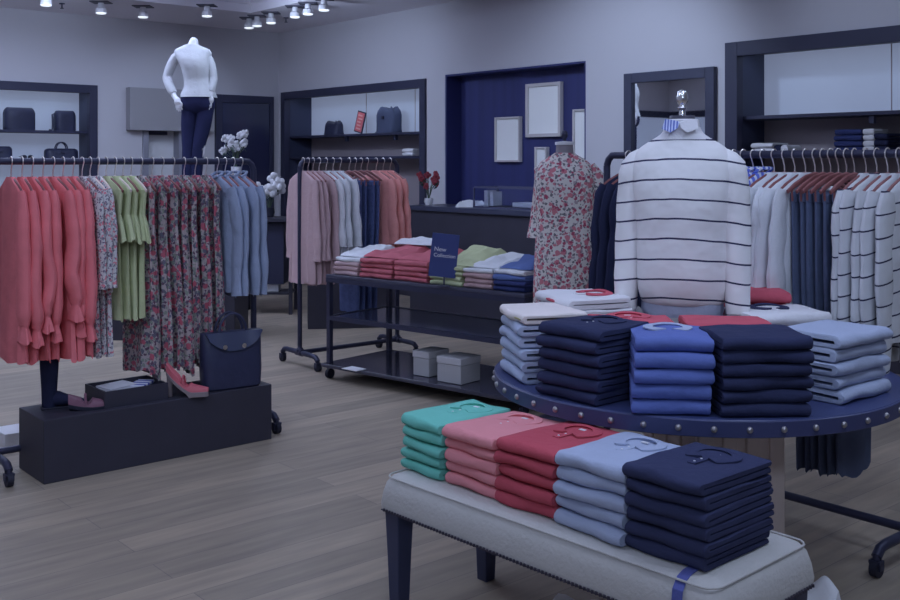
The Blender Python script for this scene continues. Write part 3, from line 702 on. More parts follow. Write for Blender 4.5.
# blue ribbon over right end
o = MB()
rb = [(1.21, .42, .4815), (1.212, .3, .4815), (1.215, .15, .4815), (1.22, .1, .4815), (1.222, .06, .4795), (1.225, .03, .472), (1.23, .003, .45), (1.232, -.0055, .41), (1.234, -.0075, .36), (1.236, -.0085, .24)]
o.loft([[(x-.016, y, z), (x+.016, y, z), (x+.016, y+.001, z+.002), (x-.016, y+.001, z+.002)] for x, y, z in rb])
o = o.build('ribbon', fab('ribbon_blue', (58, 66, 128)), loc=cw(FL[0], FL[1], 0), rot=brot); tag(o, 'blue ribbon draped over the right end of the grey bench', 'ribbon')
fB = (-.733, -.68)
st = [(.175, 'teal', TEAL, 5, .036), (.425, 'salmon pink', PINKS, 5, .037), (.675, 'red', REDS, 5, .039), (.945, 'sky blue', LBL, 5, .041), (1.17, 'navy', NAVB, 6, .0375)]
# stack centres from their front base line in the photo
fr0 = (-.18, 3.58); fr1 = (.652, 2.64); Lf = math.hypot(fr1[0]-fr0[0], fr1[1]-fr0[1]); fd = ((fr1[0]-fr0[0])/Lf, (fr1[1]-fr0[1])/Lf); fn = (-fd[1], fd[0])
pos = [.115, .355, .605, .865, 1.12]; wd = [.215, .245, .25, .262, .262]
for i, (x, nm_, m_, n_, h_) in enumerate(st):
    dd = .34
    c_ = (fr0[0]+fd[0]*pos[i]+fn[0]*dd/2, fr0[1]+fd[1]*pos[i]+fn[1]*dd/2)
    stack(c_[0], c_[1], .4825, (-fn[0], -fn[1]), wd[i], dd, [h_]*n_, m_, 'folded %s polo shirt' % nm_, 'in its stack on the grey bench', '%s shirts on the bench' % nm_, collar=(m_ if nm_ != 'navy' else NAVB), seed=i+1)

# round table --------------------------------------------------------------
TC = (.93, 3.925); TR = .757; TZ = .75
t = thing('round_table', 'round navy topped table with riveted rim on a grey wooden pedestal', 'table', cw(TC[0], TC[1], 0), 0)
TOP = mat('table_navy', (38, 46, 88), rough=.35, var=.1, scale=3)
MB().lathe([(TR-.02, TZ-.056), (TR-.003, TZ-.05), (TR-.001, TZ-.006), (TR-.006, TZ), (.0001, TZ)], 96).build('tabletop', TOP, t)
MB().lathe([(TR+.0005, TZ-.054), (TR+.003, TZ-.052), (TR+.003, TZ-.004), (TR+.0005, TZ-.002)], 96).build('rim_band', mat('rim_band', (36, 42, 80), rough=.4), t)
RIV = mat('rivet_steel', (104, 106, 124), rough=.35, metal=.7)
proto = None
for i in range(44):
    a = 2*PI*i/44
    if proto is None:
        proto = MB().ball((0, 0, 0), .0105, 12).build('rivet', RIV, t); o = proto
    else: o = proto.copy(); col.objects.link(o); o.parent = t
    o.location = ((TR+.003)*math.cos(a), (TR+.003)*math.sin(a), TZ-.028)
PED = mat('grey_wood', (140, 136, 150), rough=.6, var=.15, scale=6)
pp = cw(TC[0]+.07, TC[1]-.02)-cw(TC[0], TC[1]); pr = rotof(math.cos(math.radians(-19)), math.sin(math.radians(19)))
ped = MB(); s_ = .185
ped.box(-s_, s_, -s_, s_, .06, TZ-.06).box(-s_-.03, s_+.03, -s_-.03, s_+.03, 0, .06).box(-s_-.02, s_+.02, -s_-.02, s_+.02, TZ-.1, TZ-.058)
for q in (-1, 1):
    for x in (-.15, -.05, .05, .15):
        ped.box(x-.032, x+.032, q*s_-.008, q*s_+.008, .09, TZ-.13); ped.box(q*s_-.008, q*s_+.008, x-.032, x+.032, .09, TZ-.13)
ped.build('pedestal', PED, t, loc=(pp.x, pp.y, 0), rot=rotof(.945, .326), smooth=False, bevel=.006)

def rim(_id, front, face, w_, d_, hs, m_, what, where, group, **kw):
    f = math.hypot(*face); face = (face[0]/f, face[1]/f)
    return stack(front[0]-face[0]*d_/2, front[1]-face[1]*d_/2, TZ+.0015, face, w_, d_, hs, m_, what, where, group, **kw)
rim('a', (.222, 3.81), (-.98, -.2), .30, .25, [.041]*5+[.034], [LBL]*5+[WARMW], ['folded sky blue shirt']*5+['folded cream shirt with olive edge'], 'in the leftmost stack on the round table', 'sky blue shirts left on the round table', collar=None, seed=11, gap=.3, trims=[None]*5+[OLIVE])
rim('b', (.385, 3.43), (-.74, -.67), .27, .27, [.0395]*6, NAVB2, 'folded navy shirt', 'in the navy stack left of the royal blue stack', 'navy shirts left on the round table', collar=NAVB2, seed=12)
rim('c', (.70, 3.215), (-.12, -.99), .25, .28, [.047]*5, ROY, 'folded royal blue shirt', 'in the royal blue stack on the round table', 'royal blue shirts on the round table', collar=LBL, seed=13, button=False)
rim('d', (.995, 3.19), (.06, -1), .29, .27, [.04]*6, NAVB2, 'folded navy sweater', 'in the navy stack right of the royal blue stack', 'navy sweaters right on the round table', cat='sweater', name='folded_sweater', seed=14)
rim('e', (1.405, 3.46), (.62, -.78), .33, .25, [.043]*5, LBL, 'folded pale blue shirt', 'in the rightmost stack on the round table', 'pale blue shirts right on the round table', seed=15, gap=.3)
rim('f', (1.28, 3.80), (.25, -.97), .34, .24, [.045]*5, WHS, 'folded white shirt', 'in the white stack right of the sweater bust', 'white shirts right of the bust', collar=NAVB, seed=16)
rim('g', (.40, 4.02), (-.9, -.3), .33, .26, [.045]*5+[.04], [WHS]*6, 'folded white shirt with red edge', 'in the stack left of the sweater bust', 'white and red shirts left of the bust', collar=REDT, trims=[REDT]*6, seed=17)
rim('h', (.655, 3.60), (0, -1), .30, .2, [.045]*5, REDT, 'folded coral shirt', 'in the stack behind the navy and royal stacks', 'coral shirts under the left sleeve', collar=REDT, seed=18)
rim('i', (.985, 3.56), (0, -1), .3, .2, [.045]*5, REDT, 'folded coral shirt', 'in the stack behind the right navy sweaters', 'coral shirts under the bust', seed=19)
rim('j', (1.22, 4.06), (.0, -1), .26, .24, [.045]*6, REDT, 'folded coral shirt', 'in the stack behind the white shirts', 'coral shirts behind the white stack', seed=20)

# ------------------------------------------------------------------ busts and mannequins
def body_rings(prof, seg=40, fold=0, amp=0, ph=0, pw=.92):
    rs = []
    for (z, hx, hy, cx_, cy_, f) in prof:
        r = []
        for k in range(seg):
            a = 2*PI*k/seg; ca, sa = math.cos(a), math.sin(a)
            w_ = 1+f*(math.sin(fold*a+ph)*.6+math.sin(fold*1.6*a+1+z*4)*.4)
            r.append((cx_+hx*w_*math.copysign(abs(ca)**pw, ca), cy_+hy*w_*math.copysign(abs(sa)**pw, sa), z))
        rs.append(r)
    return rs
FORM = fab('form_linen', (92, 92, 112)); 
# sweater bust on the round table; local -y faces the camera
fac = rotof(-.36, -.94)+PI/2
bl = cw(.905, 4.0, TZ+.0005); bl.z = TZ+.001
t = thing('display_bust', 'torso form in white sweater with thin navy stripes on the round table', 'mannequin', bl, fac)
BZ = -TZ
SWB = striped('breton_cloth', (152, 158, 182), (34, 36, 66), 'Z', .076, .09, .35, phase=.25)
pr_ = [(.25, .150, .11, 0, 0, .02), (.27, .165, .122, 0, 0, .03), (.34, .178, .135, 0, 0, .035), (.5, .178, .132, 0, 0, .02), (.62, .185, .135, 0, 0, .015), (.70, .192, .13, 0, .0, .01), (.77, .2, .116, 0, .005, .004), (.82, .192, .1, 0, .008, 0), (.855, .165, .085, 0, .012, 0), (.885, .12, .07, 0, .012, 0), (.89, .112, .068, 0, .012, 0)]
MB().loft(body_rings(densify([(.886, .1175, .0705, 0, .012, 0), (.91, .082, .063, 0, .012, 0), (.935, .068, .059, 0, .01, 0)], 4))).build('neck_rib', WHS, t)
MB().loft(body_rings(densify(pr_, 4), fold=3, ph=1)).build('sweater', SWB, t)
for sd in (-1, 1):
    ax = [(sd*.135, .01, .835), (sd*.185, .01, .78), (sd*.2, .01, .66), (sd*.208, 0, .5), (sd*.212, -.02, .35), (sd*.214, -.04, .22)]
    MB().tube(densify(ax, 3), [(.015, .036, .048, .055, .056, .056, .056, .055, .054, .053, .052, .05, .049, .047, .045, .043)[i]*(1+.03*math.sin(i*2.3+sd)) for i in range(16)], 18, flat=1.1, up=(0, 1, 0)).build('sleeve', SWB, t)
    MB().tube([(sd*.214, -.04, .222), (sd*.215, -.043, .19), (sd*.214, -.045, .17)], [.041, .04, .034], 16, flat=.9, up=(0, 1, 0)).build('cuff', WHS, t)
MB().loft(body_rings([(.205, .15, .105, 0, 0, .04), (.225, .158, .11, 0, 0, .03), (.27, .155, .11, 0, 0, .02)], fold=5)).build('shirt_hem', fab('pale_shirt_hem', (112, 122, 158)), t)
MB().lathe([(.062, .925), (.067, .94), (.065, .962), (.058, .966), (.055, .95)], 28, sy=.85, c=(0, .01, 0)).build('collar_band', WHS, t)
GING = striped('gingham', (128, 140, 186), (64, 78, 150), 'X', .012, .5)
for sd in (-1, 1):
    MB().loft([[(sd*.002, -.052, .955), (sd*.008, -.062, .935), (sd*.006, -.066, .93), (sd*.0, -.058, .95)], [(sd*.03, -.050, .962), (sd*.032, -.074, .915), (sd*.032, -.078, .912), (sd*.03, -.056, .962)], [(sd*.058, -.03, .966), (sd*.068, -.045, .93), (sd*.07, -.048, .928), (sd*.06, -.034, .966)]]).build('collar_flap', GING if sd < 0 else WHS, t)
MB().lathe([(.05, .945), (.05, .976), (.047, .98), (.001, .982)], 28, sy=.85, c=(0, .01, 0)).build('neck_cap', mat('dark_cap', (40, 42, 62), rough=.4), t)
MB().lathe([(.014, .98), (.012, 1.0), (.02, 1.01), (.012, 1.02), (.022, 1.035), (.024, 1.052), (.016, 1.075), (.001, 1.083)], 20, c=(0, .01, 0)).build('finial', CHROME, t)
MB().cyl((0, 0, .012), (0, 0, .22), .012, 12).build('pole', PIPE, t)
MB().lathe([(.1, 0), (.1, .008), (.02, .014)], 28).build('base', PIPE, t)

# floral dress form
t = thing('dress_form', 'dress form wearing a white and red floral dress behind the round table', 'mannequin', cw(.685, 6.12, 0), rotof(.0, -1)+PI/2)
FLB = floral('floral_bright', (140, 142, 160), [((108, 102, 122), .3, 1.7), ((74, 76, 92), .33, 2.0), ((128, 82, 104), .34, 1.0), ((108, 52, 80), .27, 1.3)], 23)
pr_ = [(.5, .19, .15, 0, 0, .05), (.8, .185, .14, 0, 0, .035), (1.05, .175, .125, 0, 0, .015), (1.2, .17, .115, 0, 0, .01), (1.38, .18, .125, 0, 0, .004), (1.46, .18, .115, 0, 0, 0), (1.52, .165, .095, 0, .005, 0), (1.56, .13, .075, 0, .008, 0), (1.59, .08, .058, 0, .01, 0), (1.605, .06, .05, 0, .01, 0)]
MB().loft(body_rings(densify(pr_, 4), fold=7)).build('dress', FLB, t)
for sd in (-1, 1):
    o2 = 1 if sd > 0 else .66; yb = 0 if sd > 0 else .06
    MB().tube([(sd*.14, 0, 1.52), (sd*.18*o2, yb*.5, 1.46), (sd*.195*o2, yb, 1.34), (sd*.21*o2, yb, 1.2), (sd*.222*o2, yb-.01, 1.09)], [.045, .058, .058, .064, .078], 18, flat=.8, up=(0, 1, 0)).build('sleeve', FLB, t)
MB().lathe([(.055, 1.59), (.052, 1.62), (.05, 1.655)], 24, sy=.9, c=(0, .01, 0)).build('neck', FORM, t)
MB().lathe([(.056, 1.652), (.058, 1.66), (.056, 1.67), (.001, 1.675)], 24, sy=.9, c=(0, .01, 0)).build('neck_cap', WHITE, t)
MB().lathe([(.01, 1.67), (.01, 1.69), (.018, 1.7), (.02, 1.72), (.012, 1.735), (.001, 1.738)], 16, c=(0, .01, 0)).build('finial', PIPE, t)
MB().cyl((0, 0, .02), (0, 0, .6), .015, 12).build('pole', PIPE, t)
MB().lathe([(.17, 0), (.17, .012), (.03, .025)], 28).build('base', PIPE, t)

# standing mannequin on a tall dark pedestal
MD = 9.2
mo = at(195, MD, 0); mrot = -ANG
def ml(px, py, dy=0.0):   # local point in the mannequin frame (x = image right, y = away, z up)
    return ((px-195)/F*MD, dy, ydepth(py, MD)-1.16)
o = MB().box(-.8, .42, -.3, .3, 0, 1.158).build('display_plinth', BLACKW, loc=at(195, MD, 0), rot=mrot, smooth=False, bevel=.006)
tag(o, 'tall dark plinth carrying the standing mannequin, behind the left clothes rack', 'plinth')
mo.z = 1.16
t = thing('mannequin', 'standing white mannequin in white blouse and dark jeans behind the left rack', 'mannequin', mo, mrot)
def skin(name, verts, edges, radii, m, parent, root=0):
    me = bpy.data.meshes.new(name); me.from_pydata(verts, edges, []); o = bpy.data.objects.new(name, me); col.objects.link(o); o.parent = parent
    sk = o.modifiers.new('skin', 'SKIN'); sk.use_smooth_shade = True
    for i, r in enumerate(radii):
        me.skin_vertices[0].data[i].radius = r if isinstance(r, tuple) else (r, r)
    me.skin_vertices[0].data[root].use_root = True
    sb = o.modifiers.new('sub', 'SUBSURF'); sb.levels = 2; sb.render_levels = 2
    me.materials.append(m); return o
V = [ml(198, 99), ml(197, 84), ml(195, 66), ml(192, 52), ml(193, 44), ml(195, 37, -.005),
     ml(178, 53), ml(167, 76, .02), ml(176, 97, -.06), ml(183, 104, -.1),
     ml(208, 57), ml(213, 77), ml(212, 94, -.05), ml(212, 101, -.06),
     ml(190, 104), ml(188, 150), ml(187, 196), ml(187, 204, 0), ml(184, 205, -.14),
     ml(206, 104), ml(200, 150, -.02), ml(195, 196), ml(195, 204), ml(199, 205, -.15)]
E = [(0, 1), (1, 2), (2, 3), (3, 4), (4, 5), (3, 6), (6, 7), (7, 8), (8, 9), (3, 10), (10, 11), (11, 12), (12, 13), (0, 14), (14, 15), (15, 16), (16, 17), (17, 18), (0, 19), (19, 20), (20, 21), (21, 22), (22, 23)]
Rr = [.09, .075, .085, .055, .042, .04, .034, .034, .025, .022, .036, .036, .025, .022, .075, .05, .032, .03, .02, .075, .05, .032, .03, .02]
skin('body', V, E, Rr, WHITE, t)
def mr(px, py, hw, hd, f=0): x, _, z = ml(px, py); return (z, hw, hd, x, 0, f)
BLO = fab('mannequin_blouse', (128, 135, 158), var=.05)
pr_ = [mr(198, 97.5, .162, .13, .08), mr(198, 93, .15, .12, .07), mr(198, 88, .13, .108, .05), mr(197, 80, .116, .098, .04), mr(196, 68, .132, .118, .03), mr(194, 60, .15, .112, .02), mr(193, 53, .165, .085, .01), mr(192.5, 49.5, .15, .072), mr(192, 47, .10, .062), mr(192, 45, .062, .055)]
MB().loft(body_rings(densify(pr_, 4), fold=5, seg=32)).build('blouse', BLO, t)
for pts, rr in (([ml(184, 53), ml(175, 58, .01), ml(167, 75, .02), ml(168, 82, 0), ml(175, 94, -.05)], [.04, .043, .04, .04, .032]), ([ml(201, 54), ml(209, 60), ml(213, 76), ml(213, 84, -.02), ml(212, 92, -.045)], [.038, .041, .038, .036, .03])):
    MB().tube(densify(pts, 3), [rr[min(4, i//3)] for i in range(13)], 14).build('sleeve', BLO, t)
# hands with fingers
for (px, py, dy, sx) in ((180, 102, -.09, 1), (212, 100, -.06, -1)):
    hb = Vector(ml(px, py, dy)); hm = MB(); hm.ball(hb, .034, 12, sx=.9, sy=.6, sz=1.15)
    for k in range(4):
        L_ = (.05, .062, .06, .045)[k]; off = Vector((sx*.008+(k-1.5)*.014, 0, -.028))
        hm.tube([hb+off*.6, hb+off+Vector((sx*.006, -.006, -L_*.45)), hb+off+Vector((sx*.012, .004, -L_))], [.009, .008, .006], 8)
    hm.tube([hb+Vector((sx*.02, -.005, .0)), hb+Vector((sx*.042, -.015, -.02)), hb+Vector((sx*.045, -.02, -.045))], [.01, .009, .007], 8)
    hm.build('hand', WHITE, t)
DJ = fab('dark_jeans', (25, 29, 62), var=.3, scale=6)
hipz = [mr(198, 93, .138, .112), mr(198, 97, .148, .118), mr(198, 102, .153, .12), mr(198, 107, .15, .112), mr(198, 111, .135, .09), mr(198, 114, .10, .05)]
MB().loft(body_rings(hipz, seg=32)).build('jeans_waist', DJ, t)
for pts, rr in (([ml(190.5, 104), ml(189, 125), ml(188.5, 148), ml(188, 170), ml(187, 196)], [.078, .07, .056, .053, .045]), ([ml(206, 104), ml(203.5, 125, -.01), ml(199, 148, -.02), ml(197, 170, -.01), ml(195, 196)], [.078, .07, .056, .053, .045])):
    MB().tube(densify(pts, 3), [rr[i//3]*(1-(i % 3)/3)+rr[min(4, i//3+1)]*((i % 3)/3) for i in range(13)], 18).build('trouser_leg', DJ, t)

# ------------------------------------------------------------------ middle display table
T0 = (-.89, 7.35); tt = (.767, -.641); tn = (.641, .767); TL, TD, TH = 1.75, .66, .745
trot = rotof(*tt)
t = thing('display_table', 'dark metal display table with glossy shelves holding piles of tops', 'table', cw(T0[0], T0[1], 0), trot)
GLO = mat('glossy_black_shelf', (34, 36, 56), rough=.12, spec=.6)
MB().box(0, TL, 0, TD, TH-.02, TH).build('tabletop', mat('table_dark_top', (44, 47, 70), rough=.35), t, smooth=False, bevel=.003)
fr = MB().box(0, TL, 0, .03, TH-.055, TH-.021).box(0, TL, TD-.03, TD, TH-.055, TH-.021).box(0, .03, .03, TD-.03, TH-.055, TH-.021).box(TL-.03, TL, .03, TD-.03, TH-.055, TH-.021)
fr.build('apron', PIPE, t, smooth=False)
for x in (.002, TL-.037):
    for y in (.002, TD-.037):
        lg = MB().box(x, x+.035, y, y+.035, .07, TH-.056).build('leg', PIPE, t, smooth=False, bevel=.003)
        MB().cyl((x+.003, y+.0175, .035), (x+.032, y+.0175, .035), .035, 16).build('caster', RUB, lg)
MB().box(.037, TL-.037, .0, .03, .42, .45).box(.037, TL-.037, TD-.03, TD, .42, .45).box(.0, .03, .04, TD-.04, .42, .45).box(TL-.03, TL, .04, TD-.04, .42, .45).build('shelf_frame', PIPE, t, smooth=False)
MB().box(.0305, TL-.0305, .0305, TD-.0305, .436, .446).build('glass_shelf', mat('smoked_glass', (44, 48, 74), rough=.1, spec=.6), t, smooth=False)
MB().box(.0, TL, -.05, TD, .09, .115).build('lower_shelf', GLO, t, smooth=False, bevel=.003)
def ontab(x, y): return (T0[0]+tt[0]*x+tn[0]*y, T0[1]+tt[1]*x+tn[1]*y)
PKG = fab('pinkish_grey_knit', (120, 104, 122)); NAV3 = fab('navy_knit', (34, 42, 86)); BLK = fab('mid_blue_knit', (60, 76, 130))
CORT = fab('coral_knit', (124, 70, 90), var=.14)
piles = [(.17, .24, .36, [.03]*4, [PINK, PKG, PINK, WHT], 'folded pale blouse', 'pink and white pile at left end of display table', WHT, 31),
         (.46, .30, .38, [.032]*4, CORT, 'folded coral blouse', 'left coral pile on the display table', CORT, 32),
         (.78, .30, .38, [.032]*4, CORT, 'folded coral blouse', 'coral pile beside the small sign', CORT, 33),
         (1.09, .27, .4, [.03]*4, LIME, 'folded lime blouse', 'lime pile on the display table', LIME, 34),
         (1.355, .23, .38, [.03]*3+[.028], [PKG, PKG, PKG, WHT], 'folded greyish blouse', 'pile right of the lime pile', WHT, 35),
         (1.6, .24, .38, [.032]*3+[.03], [NAV3, NAV3, BLK, WHT], 'folded blouse', 'navy pile at right end of display table', WHT, 36)]
def rumpled(name, label, cat, m, w_, d_, loc, rot, group, seed, amp=.02, rise=.06):
    mb = MB(); n = 22; mm = 18; top = []
    for j in range(mm+1):
        for i in range(n+1):
            x = (i/n-.5)*w_; y = (j/mm-.5)*d_; q = j/mm
            edge = min(i, n-i, j, mm-j)/3.0; e = min(1, edge)
            x2 = x*(1+.12*math.sin(q*5+seed)); 
            z = .014*e**.5 + amp*max(0, noise.noise(Vector((x*11+seed, y*11, seed)))+.35)*e + rise*q**1.8*e*(.6+.4*math.sin(i/n*PI))
            y2 = y+.025*noise.noise(Vector((x*7, seed, 1)))
            top.append((x2, y2, z+.003))
    bot = [(x, y, 0) for x, y, z in top]; N_ = (n+1)*(mm+1); fs = []
    for j in range(mm):
        for i in range(n):
            a = j*(n+1)+i; fs.append((a, a+1, a+n+2, a+n+1)); fs.append((N_+a+n+1, N_+a+n+2, N_+a+1, N_+a))
    rimi = [i for i in range(n+1)]+[j*(n+1)+n for j in range(1, mm+1)]+[mm*(n+1)+i for i in range(n-1, -1, -1)]+[j*(n+1) for j in range(mm-1, 0, -1)]
    for a, b2 in zip(rimi, rimi[1:]+rimi[:1]): fs.append((a, N_+a, N_+b2, b2))
    mb.add(top+bot, fs); o = mb.build(name, m, loc=loc, rot=rot); tag(o, label, cat, group); return o
for (x, w_, d_, hs, ms, wh, where, cm, sd) in piles:
    c_ = ontab(x, .03+d_/2)
    zt = stack(c_[0], c_[1], TH+.0015, (-tn[0], -tn[1]), w_, d_, hs, ms, wh, 'in the '+where, where, cat='blouse', name='folded_blouse', seed=sd)
    c2 = ontab(x+.02, .09+d_/2)
    rumpled('rumpled_blouse', 'loosely spread %s blouse on the %s' % ({31: 'white', 32: 'coral', 33: 'coral', 34: 'lime', 35: 'pale', 36: 'blue'}[sd], where), 'blouse', (cm if sd != 36 else BLK), w_*1.12 if sd not in (34,) else w_*1.3, d_*1.05, cw(c2[0], c2[1], zt+.002), trot, where, sd, amp=.03, rise=(.11 if sd == 34 else .07))
# white top spilling across the coral piles
c2 = ontab(.5, .47); rumpled('rumpled_blouse', 'white blouse thrown over the back of the left coral pile', 'blouse', WHT, .34, .2, cw(c2[0], c2[1], TH+.215), trot+.2, 'loose tops on the display table', 44, rise=.03)
# sign
c_ = ontab(1.11, -.0)
sp_ = cw(c_[0], c_[1], TH+.0)
t = thing('sign_holder', 'small dark blue tabletop sign with white lettering between coral and lime piles', 'sign', (sp_.x, sp_.y, TH+.001), -ANG)
MB().box(-.04, .04, -.04, .04, 0, .006).box(-.005, .005, -.003, .003, .006, .08).build('stand', PIPE, t, smooth=False)
M_ = Matrix.Rotation(math.radians(6), 4, 'Y')
def signpt(v): return M_ @ Vector(v) + Vector((0, -.012, .2))
sb = MB(); b_ = MB().box(-.088, .088, -.004, .004, -.14, .14); sb.add([signpt(v) for v in b_.v], b_.f); sp = sb.build('panel', mat('sign_blue', (36, 46, 98), rough=.35), t, smooth=False)
def text(txt, size, m, parent, M3, ex=.0008):
    cu = bpy.data.curves.new('lettering', 'FONT'); cu.body = txt; cu.size = size; cu.extrude = ex; cu.align_x = 'LEFT'
    tmp = bpy.data.objects.new('tmp_text', cu); me = bpy.data.meshes.new_from_object(tmp); bpy.data.objects.remove(tmp)
    me.transform(M3); me.materials.clear(); me.materials.append(m)
    o = bpy.data.objects.new('lettering', me); col.objects.link(o); o.parent = parent; return o
LET = mat('sign_white', (150, 156, 190), rough=.6)
R90 = Matrix.Rotation(PI/2, 4, 'X')
for s_t, x_, z_, sz in (('New', -.068, .025, .04), ('Collection', -.068, -.012, .034)):
    text(s_t, sz, LET, sp, Matrix.Translation((0, -.012, .2)) @ M_ @ Matrix.Translation((x_, -.0055, z_)) @ R90)
# white boxes on the lower shelf
for px, py, w_, lb in ((421, 376, .14, 'left small white box on the lower shelf of the display table'), (449, 383, .2, 'right larger white box on the lower shelf of the display table')):
    p = pz(px, py, .117); t = thing('gift_box', lb, 'box', p, trot, 'white boxes on the lower shelf')
    MB().box(-w_/2, w_/2, 0, .2, 0, .12).build('box_body', mat('box_white', (112, 116, 136), rough=.5), t, smooth=False, bevel=.004)
    MB().box(-w_/2-.004, w_/2+.004, -.004, .204, .121, .165).build('lid', mat('box_lid', (122, 126, 148), rough=.5), t, smooth=False, bevel=.004)
# papers on the lower shelf
o = MB().box(-.07, .07, -.05, .05, 0, .004).build('paper_card', WHS, loc=pz(354, 369, .1155), rot=trot, smooth=False); tag(o, 'white card lying at the left of the glossy lower shelf', 'card')

# dark plinth behind the middle rack
o = MB().box(-.42, .42, -.2, .2, 0, .5).build('display_plinth', BLACKW, loc=cw(-.93, 9.75, 0), rot=-ANG+.15, smooth=False, bevel=.005); tag(o, 'dark low plinth behind the middle clothes rack', 'plinth')

# ------------------------------------------------------------------ counter by the blue wall
t = thing('sales_counter', 'long dark sales counter in front of the blue wall', 'counter', (6.62, 5.9, 0))
MB().box(.03, .5, 0, 2.5, .0, 1.05).build('counter_body', BLACKW, t, smooth=False)
MB().box(0, .53, -.03, 2.53, 1.051, 1.1).build('countertop', mat('counter_top', (38, 42, 66), rough=.35), t, smooth=False, bevel=.004)
def oncount(px, dx=.26): X = 6.62+dx; return X, yw(px, X)
X, Y = oncount(472); rumpled('folded_cloth', 'white crumpled cloth on the dark counter beside the glass case', 'cloth', WHT, .3, .3, (X, Y, 1.1015), -ANG, None, 51, amp=.05, rise=.03)
X, Y0 = oncount(486, .3); Y1 = yw(548, X)
t = thing('glass_display_case', 'low glass display case on the dark counter beside the dress form', 'display case', (X, (Y0+Y1)/2, 1.101))
L_ = (Y0-Y1)/2; hh = .2; e = .008
fr = MB()
for sx in (-.16, .16):
    for sy in (-L_, L_): fr.box(sx-e, sx+e, sy-e, sy+e, 0, hh)
for z in (e, hh):
    for sx in (-.16, .16): fr.box(sx-e, sx+e, -L_+e, L_-e, z-e, z+e)
    for sy in (-L_, L_): fr.box(-.16+e, .16-e, sy-e, sy+e, z-e, z+e)
fr.build('frame', mat('case_frame', (58, 62, 92), rough=.3, metal=.4), t, smooth=False)
gm, N, Lk, b = newmat('clear_glass'); b.inputs['Transmission Weight'].default_value = 1; b.inputs['Roughness'].default_value = 0.02; b.inputs['IOR'].default_value = 1.3; b.inputs['Base Color'].default_value = (.85, .9, 1, 1)
MB().box(-.162, -.158, -L_+e, L_-e, e*2, hh-e).build('pane', gm, t, smooth=False)
MB().box(-.15, .15, -L_+.01, L_-.01, hh-e/2, hh-e/2+.003).build('pane', gm, t, smooth=False)
for q, hgt, wd_, lb in ((.85, .15, .05, 'upright white box at the left in the glass case'), (.66, .14, .05, 'second upright white box in the glass case')):
    o = MB().box(-.06, .06, -wd_/2, wd_/2, 0, hgt).build('small_box', WHS, loc=(X, (Y0+Y1)/2+L_*q, 1.119), smooth=False, bevel=.003); tag(o, lb, 'box')
o = MB().box(-.1, .1, -.16, .16, 0, .045).build('small_box', WHS, loc=(X, (Y0+Y1)/2-L_*.5, 1.119), smooth=False, bevel=.004); tag(o, 'flat white box at the right in the glass case', 'box')
# red flowers at counter's far end
def flowers(name, label, loc, stems, petal, pot, h=.35, R=.14, psize=.03, seed=1, poth=.14, potr=.05, star=False):
    rnd = random.Random(seed); t = thing(name, label, 'flowers', loc)
    MB().lathe([(potr*.7, 0), (potr, poth*.5), (potr*.85, poth*.95), (potr*.9, poth), (potr*.7, poth), (.001, poth-.02)], 20).build('vase', pot, t)
    sm = MB(); lf = MB()
    for i in range(stems):
        a = rnd.uniform(0, 6.28); r = R*math.sqrt(rnd.random()); z = poth+h*rnd.uniform(.45, 1)
        e_ = Vector((r*math.cos(a), r*math.sin(a), z))
        sm.tube([(0, 0, poth-.02), (e_.x*.4, e_.y*.4, poth+(z-poth)*.6), e_], .003, 5)
        f = MB()
        for k in range(5):
            b2 = 2*PI*k/5+i; d_ = Vector((math.cos(b2), .5*math.sin(b2*2+i), math.sin(b2)))
            d_.normalize(); f.ball(e_+d_*psize*.6, psize*.55, 8, sy=.5)
        f.ball(e_, psize*.35, 8); f.build('blossom', petal, t)
        lf.tube([e_*.6+Vector((0, 0, poth*.4)), e_*.7+Vector((.03*math.cos(a), .03*math.sin(a), poth*.4)), e_*.8+Vector((.05*math.cos(a+1), .05*math.sin(a+1), 0.02))], [.002, .014, .002], 6, flat=.3)
    sm.build('stems', mat('stem_green', (50, 64, 62)), t); lf.build('foliage', mat('leaf_green', (44, 58, 62)), t)
    return t
X, Y = oncount(421, .2)
flowers('flower_vase', 'small vase of red flowers on the far end of the dark counter', (X, min(Y, 8.3), 1.101), 12, fab('red_petal', (110, 52, 70)), WHITE, h=.26, R=.13, psize=.035, seed=3, poth=.07)

# console table with white flowers between left and middle racks
cp = cw(-1.9, 10.6, 0)
t = thing('console_table', 'small dark console table between the left and middle racks', 'table', cp, -ANG)
MB().box(-.2, .3, -.2, .2, .94, .98).build('tabletop', BLACKW, t, smooth=False, bevel=.004)
for x in (-.18, .28):
    for y in (-.18, .18): MB().box(x-.018, x+.018, y-.018, y+.018, 0, .94).build('leg', BLACKW, t, smooth=False)
MB().box(-.18, .28, -.18, .18, .2, .22).build('shelf', BLACKW, t, smooth=False)
MB().box(-.05, .2, -.13, .18, .3, .93).build('drawer_case', FRAMEM, t, smooth=False)
o = MB().box(-.08, .08, -.08, .08, 0, .075).build('small_box', WHS, loc=cw(-1.84, 10.58, .221), rot=-ANG, smooth=False, bevel=.004); tag(o, 'white box on the lower shelf of the small console table', 'box')
flowers('orchid_arrangement', 'large white blossoms in a dark vase on the small console table', tuple(cw(-1.86, 10.58, .981)), 9, fab('white_petal', (146, 152, 178)), RUB, h=.3, R=.24, psize=.065, seed=8, poth=.1)
# orchid behind the left rack
o = MB().cyl((0, 0, 0), (0, 0, 1.2), .16, 28).build('round_plinth', BLACKW, loc=at(236, 10.8, 0)); tag(o, 'round dark plinth behind the blue shirts of the left rack', 'plinth')
flowers('orchid_arrangement', 'white orchid in a white pot in front of the dark glass panel', tuple(at(236, 10.8, 1.201)), 16, MATS['white_petal'], WHITE, h=.36, R=.15, psize=.04, seed=12, poth=.3, potr=.06)

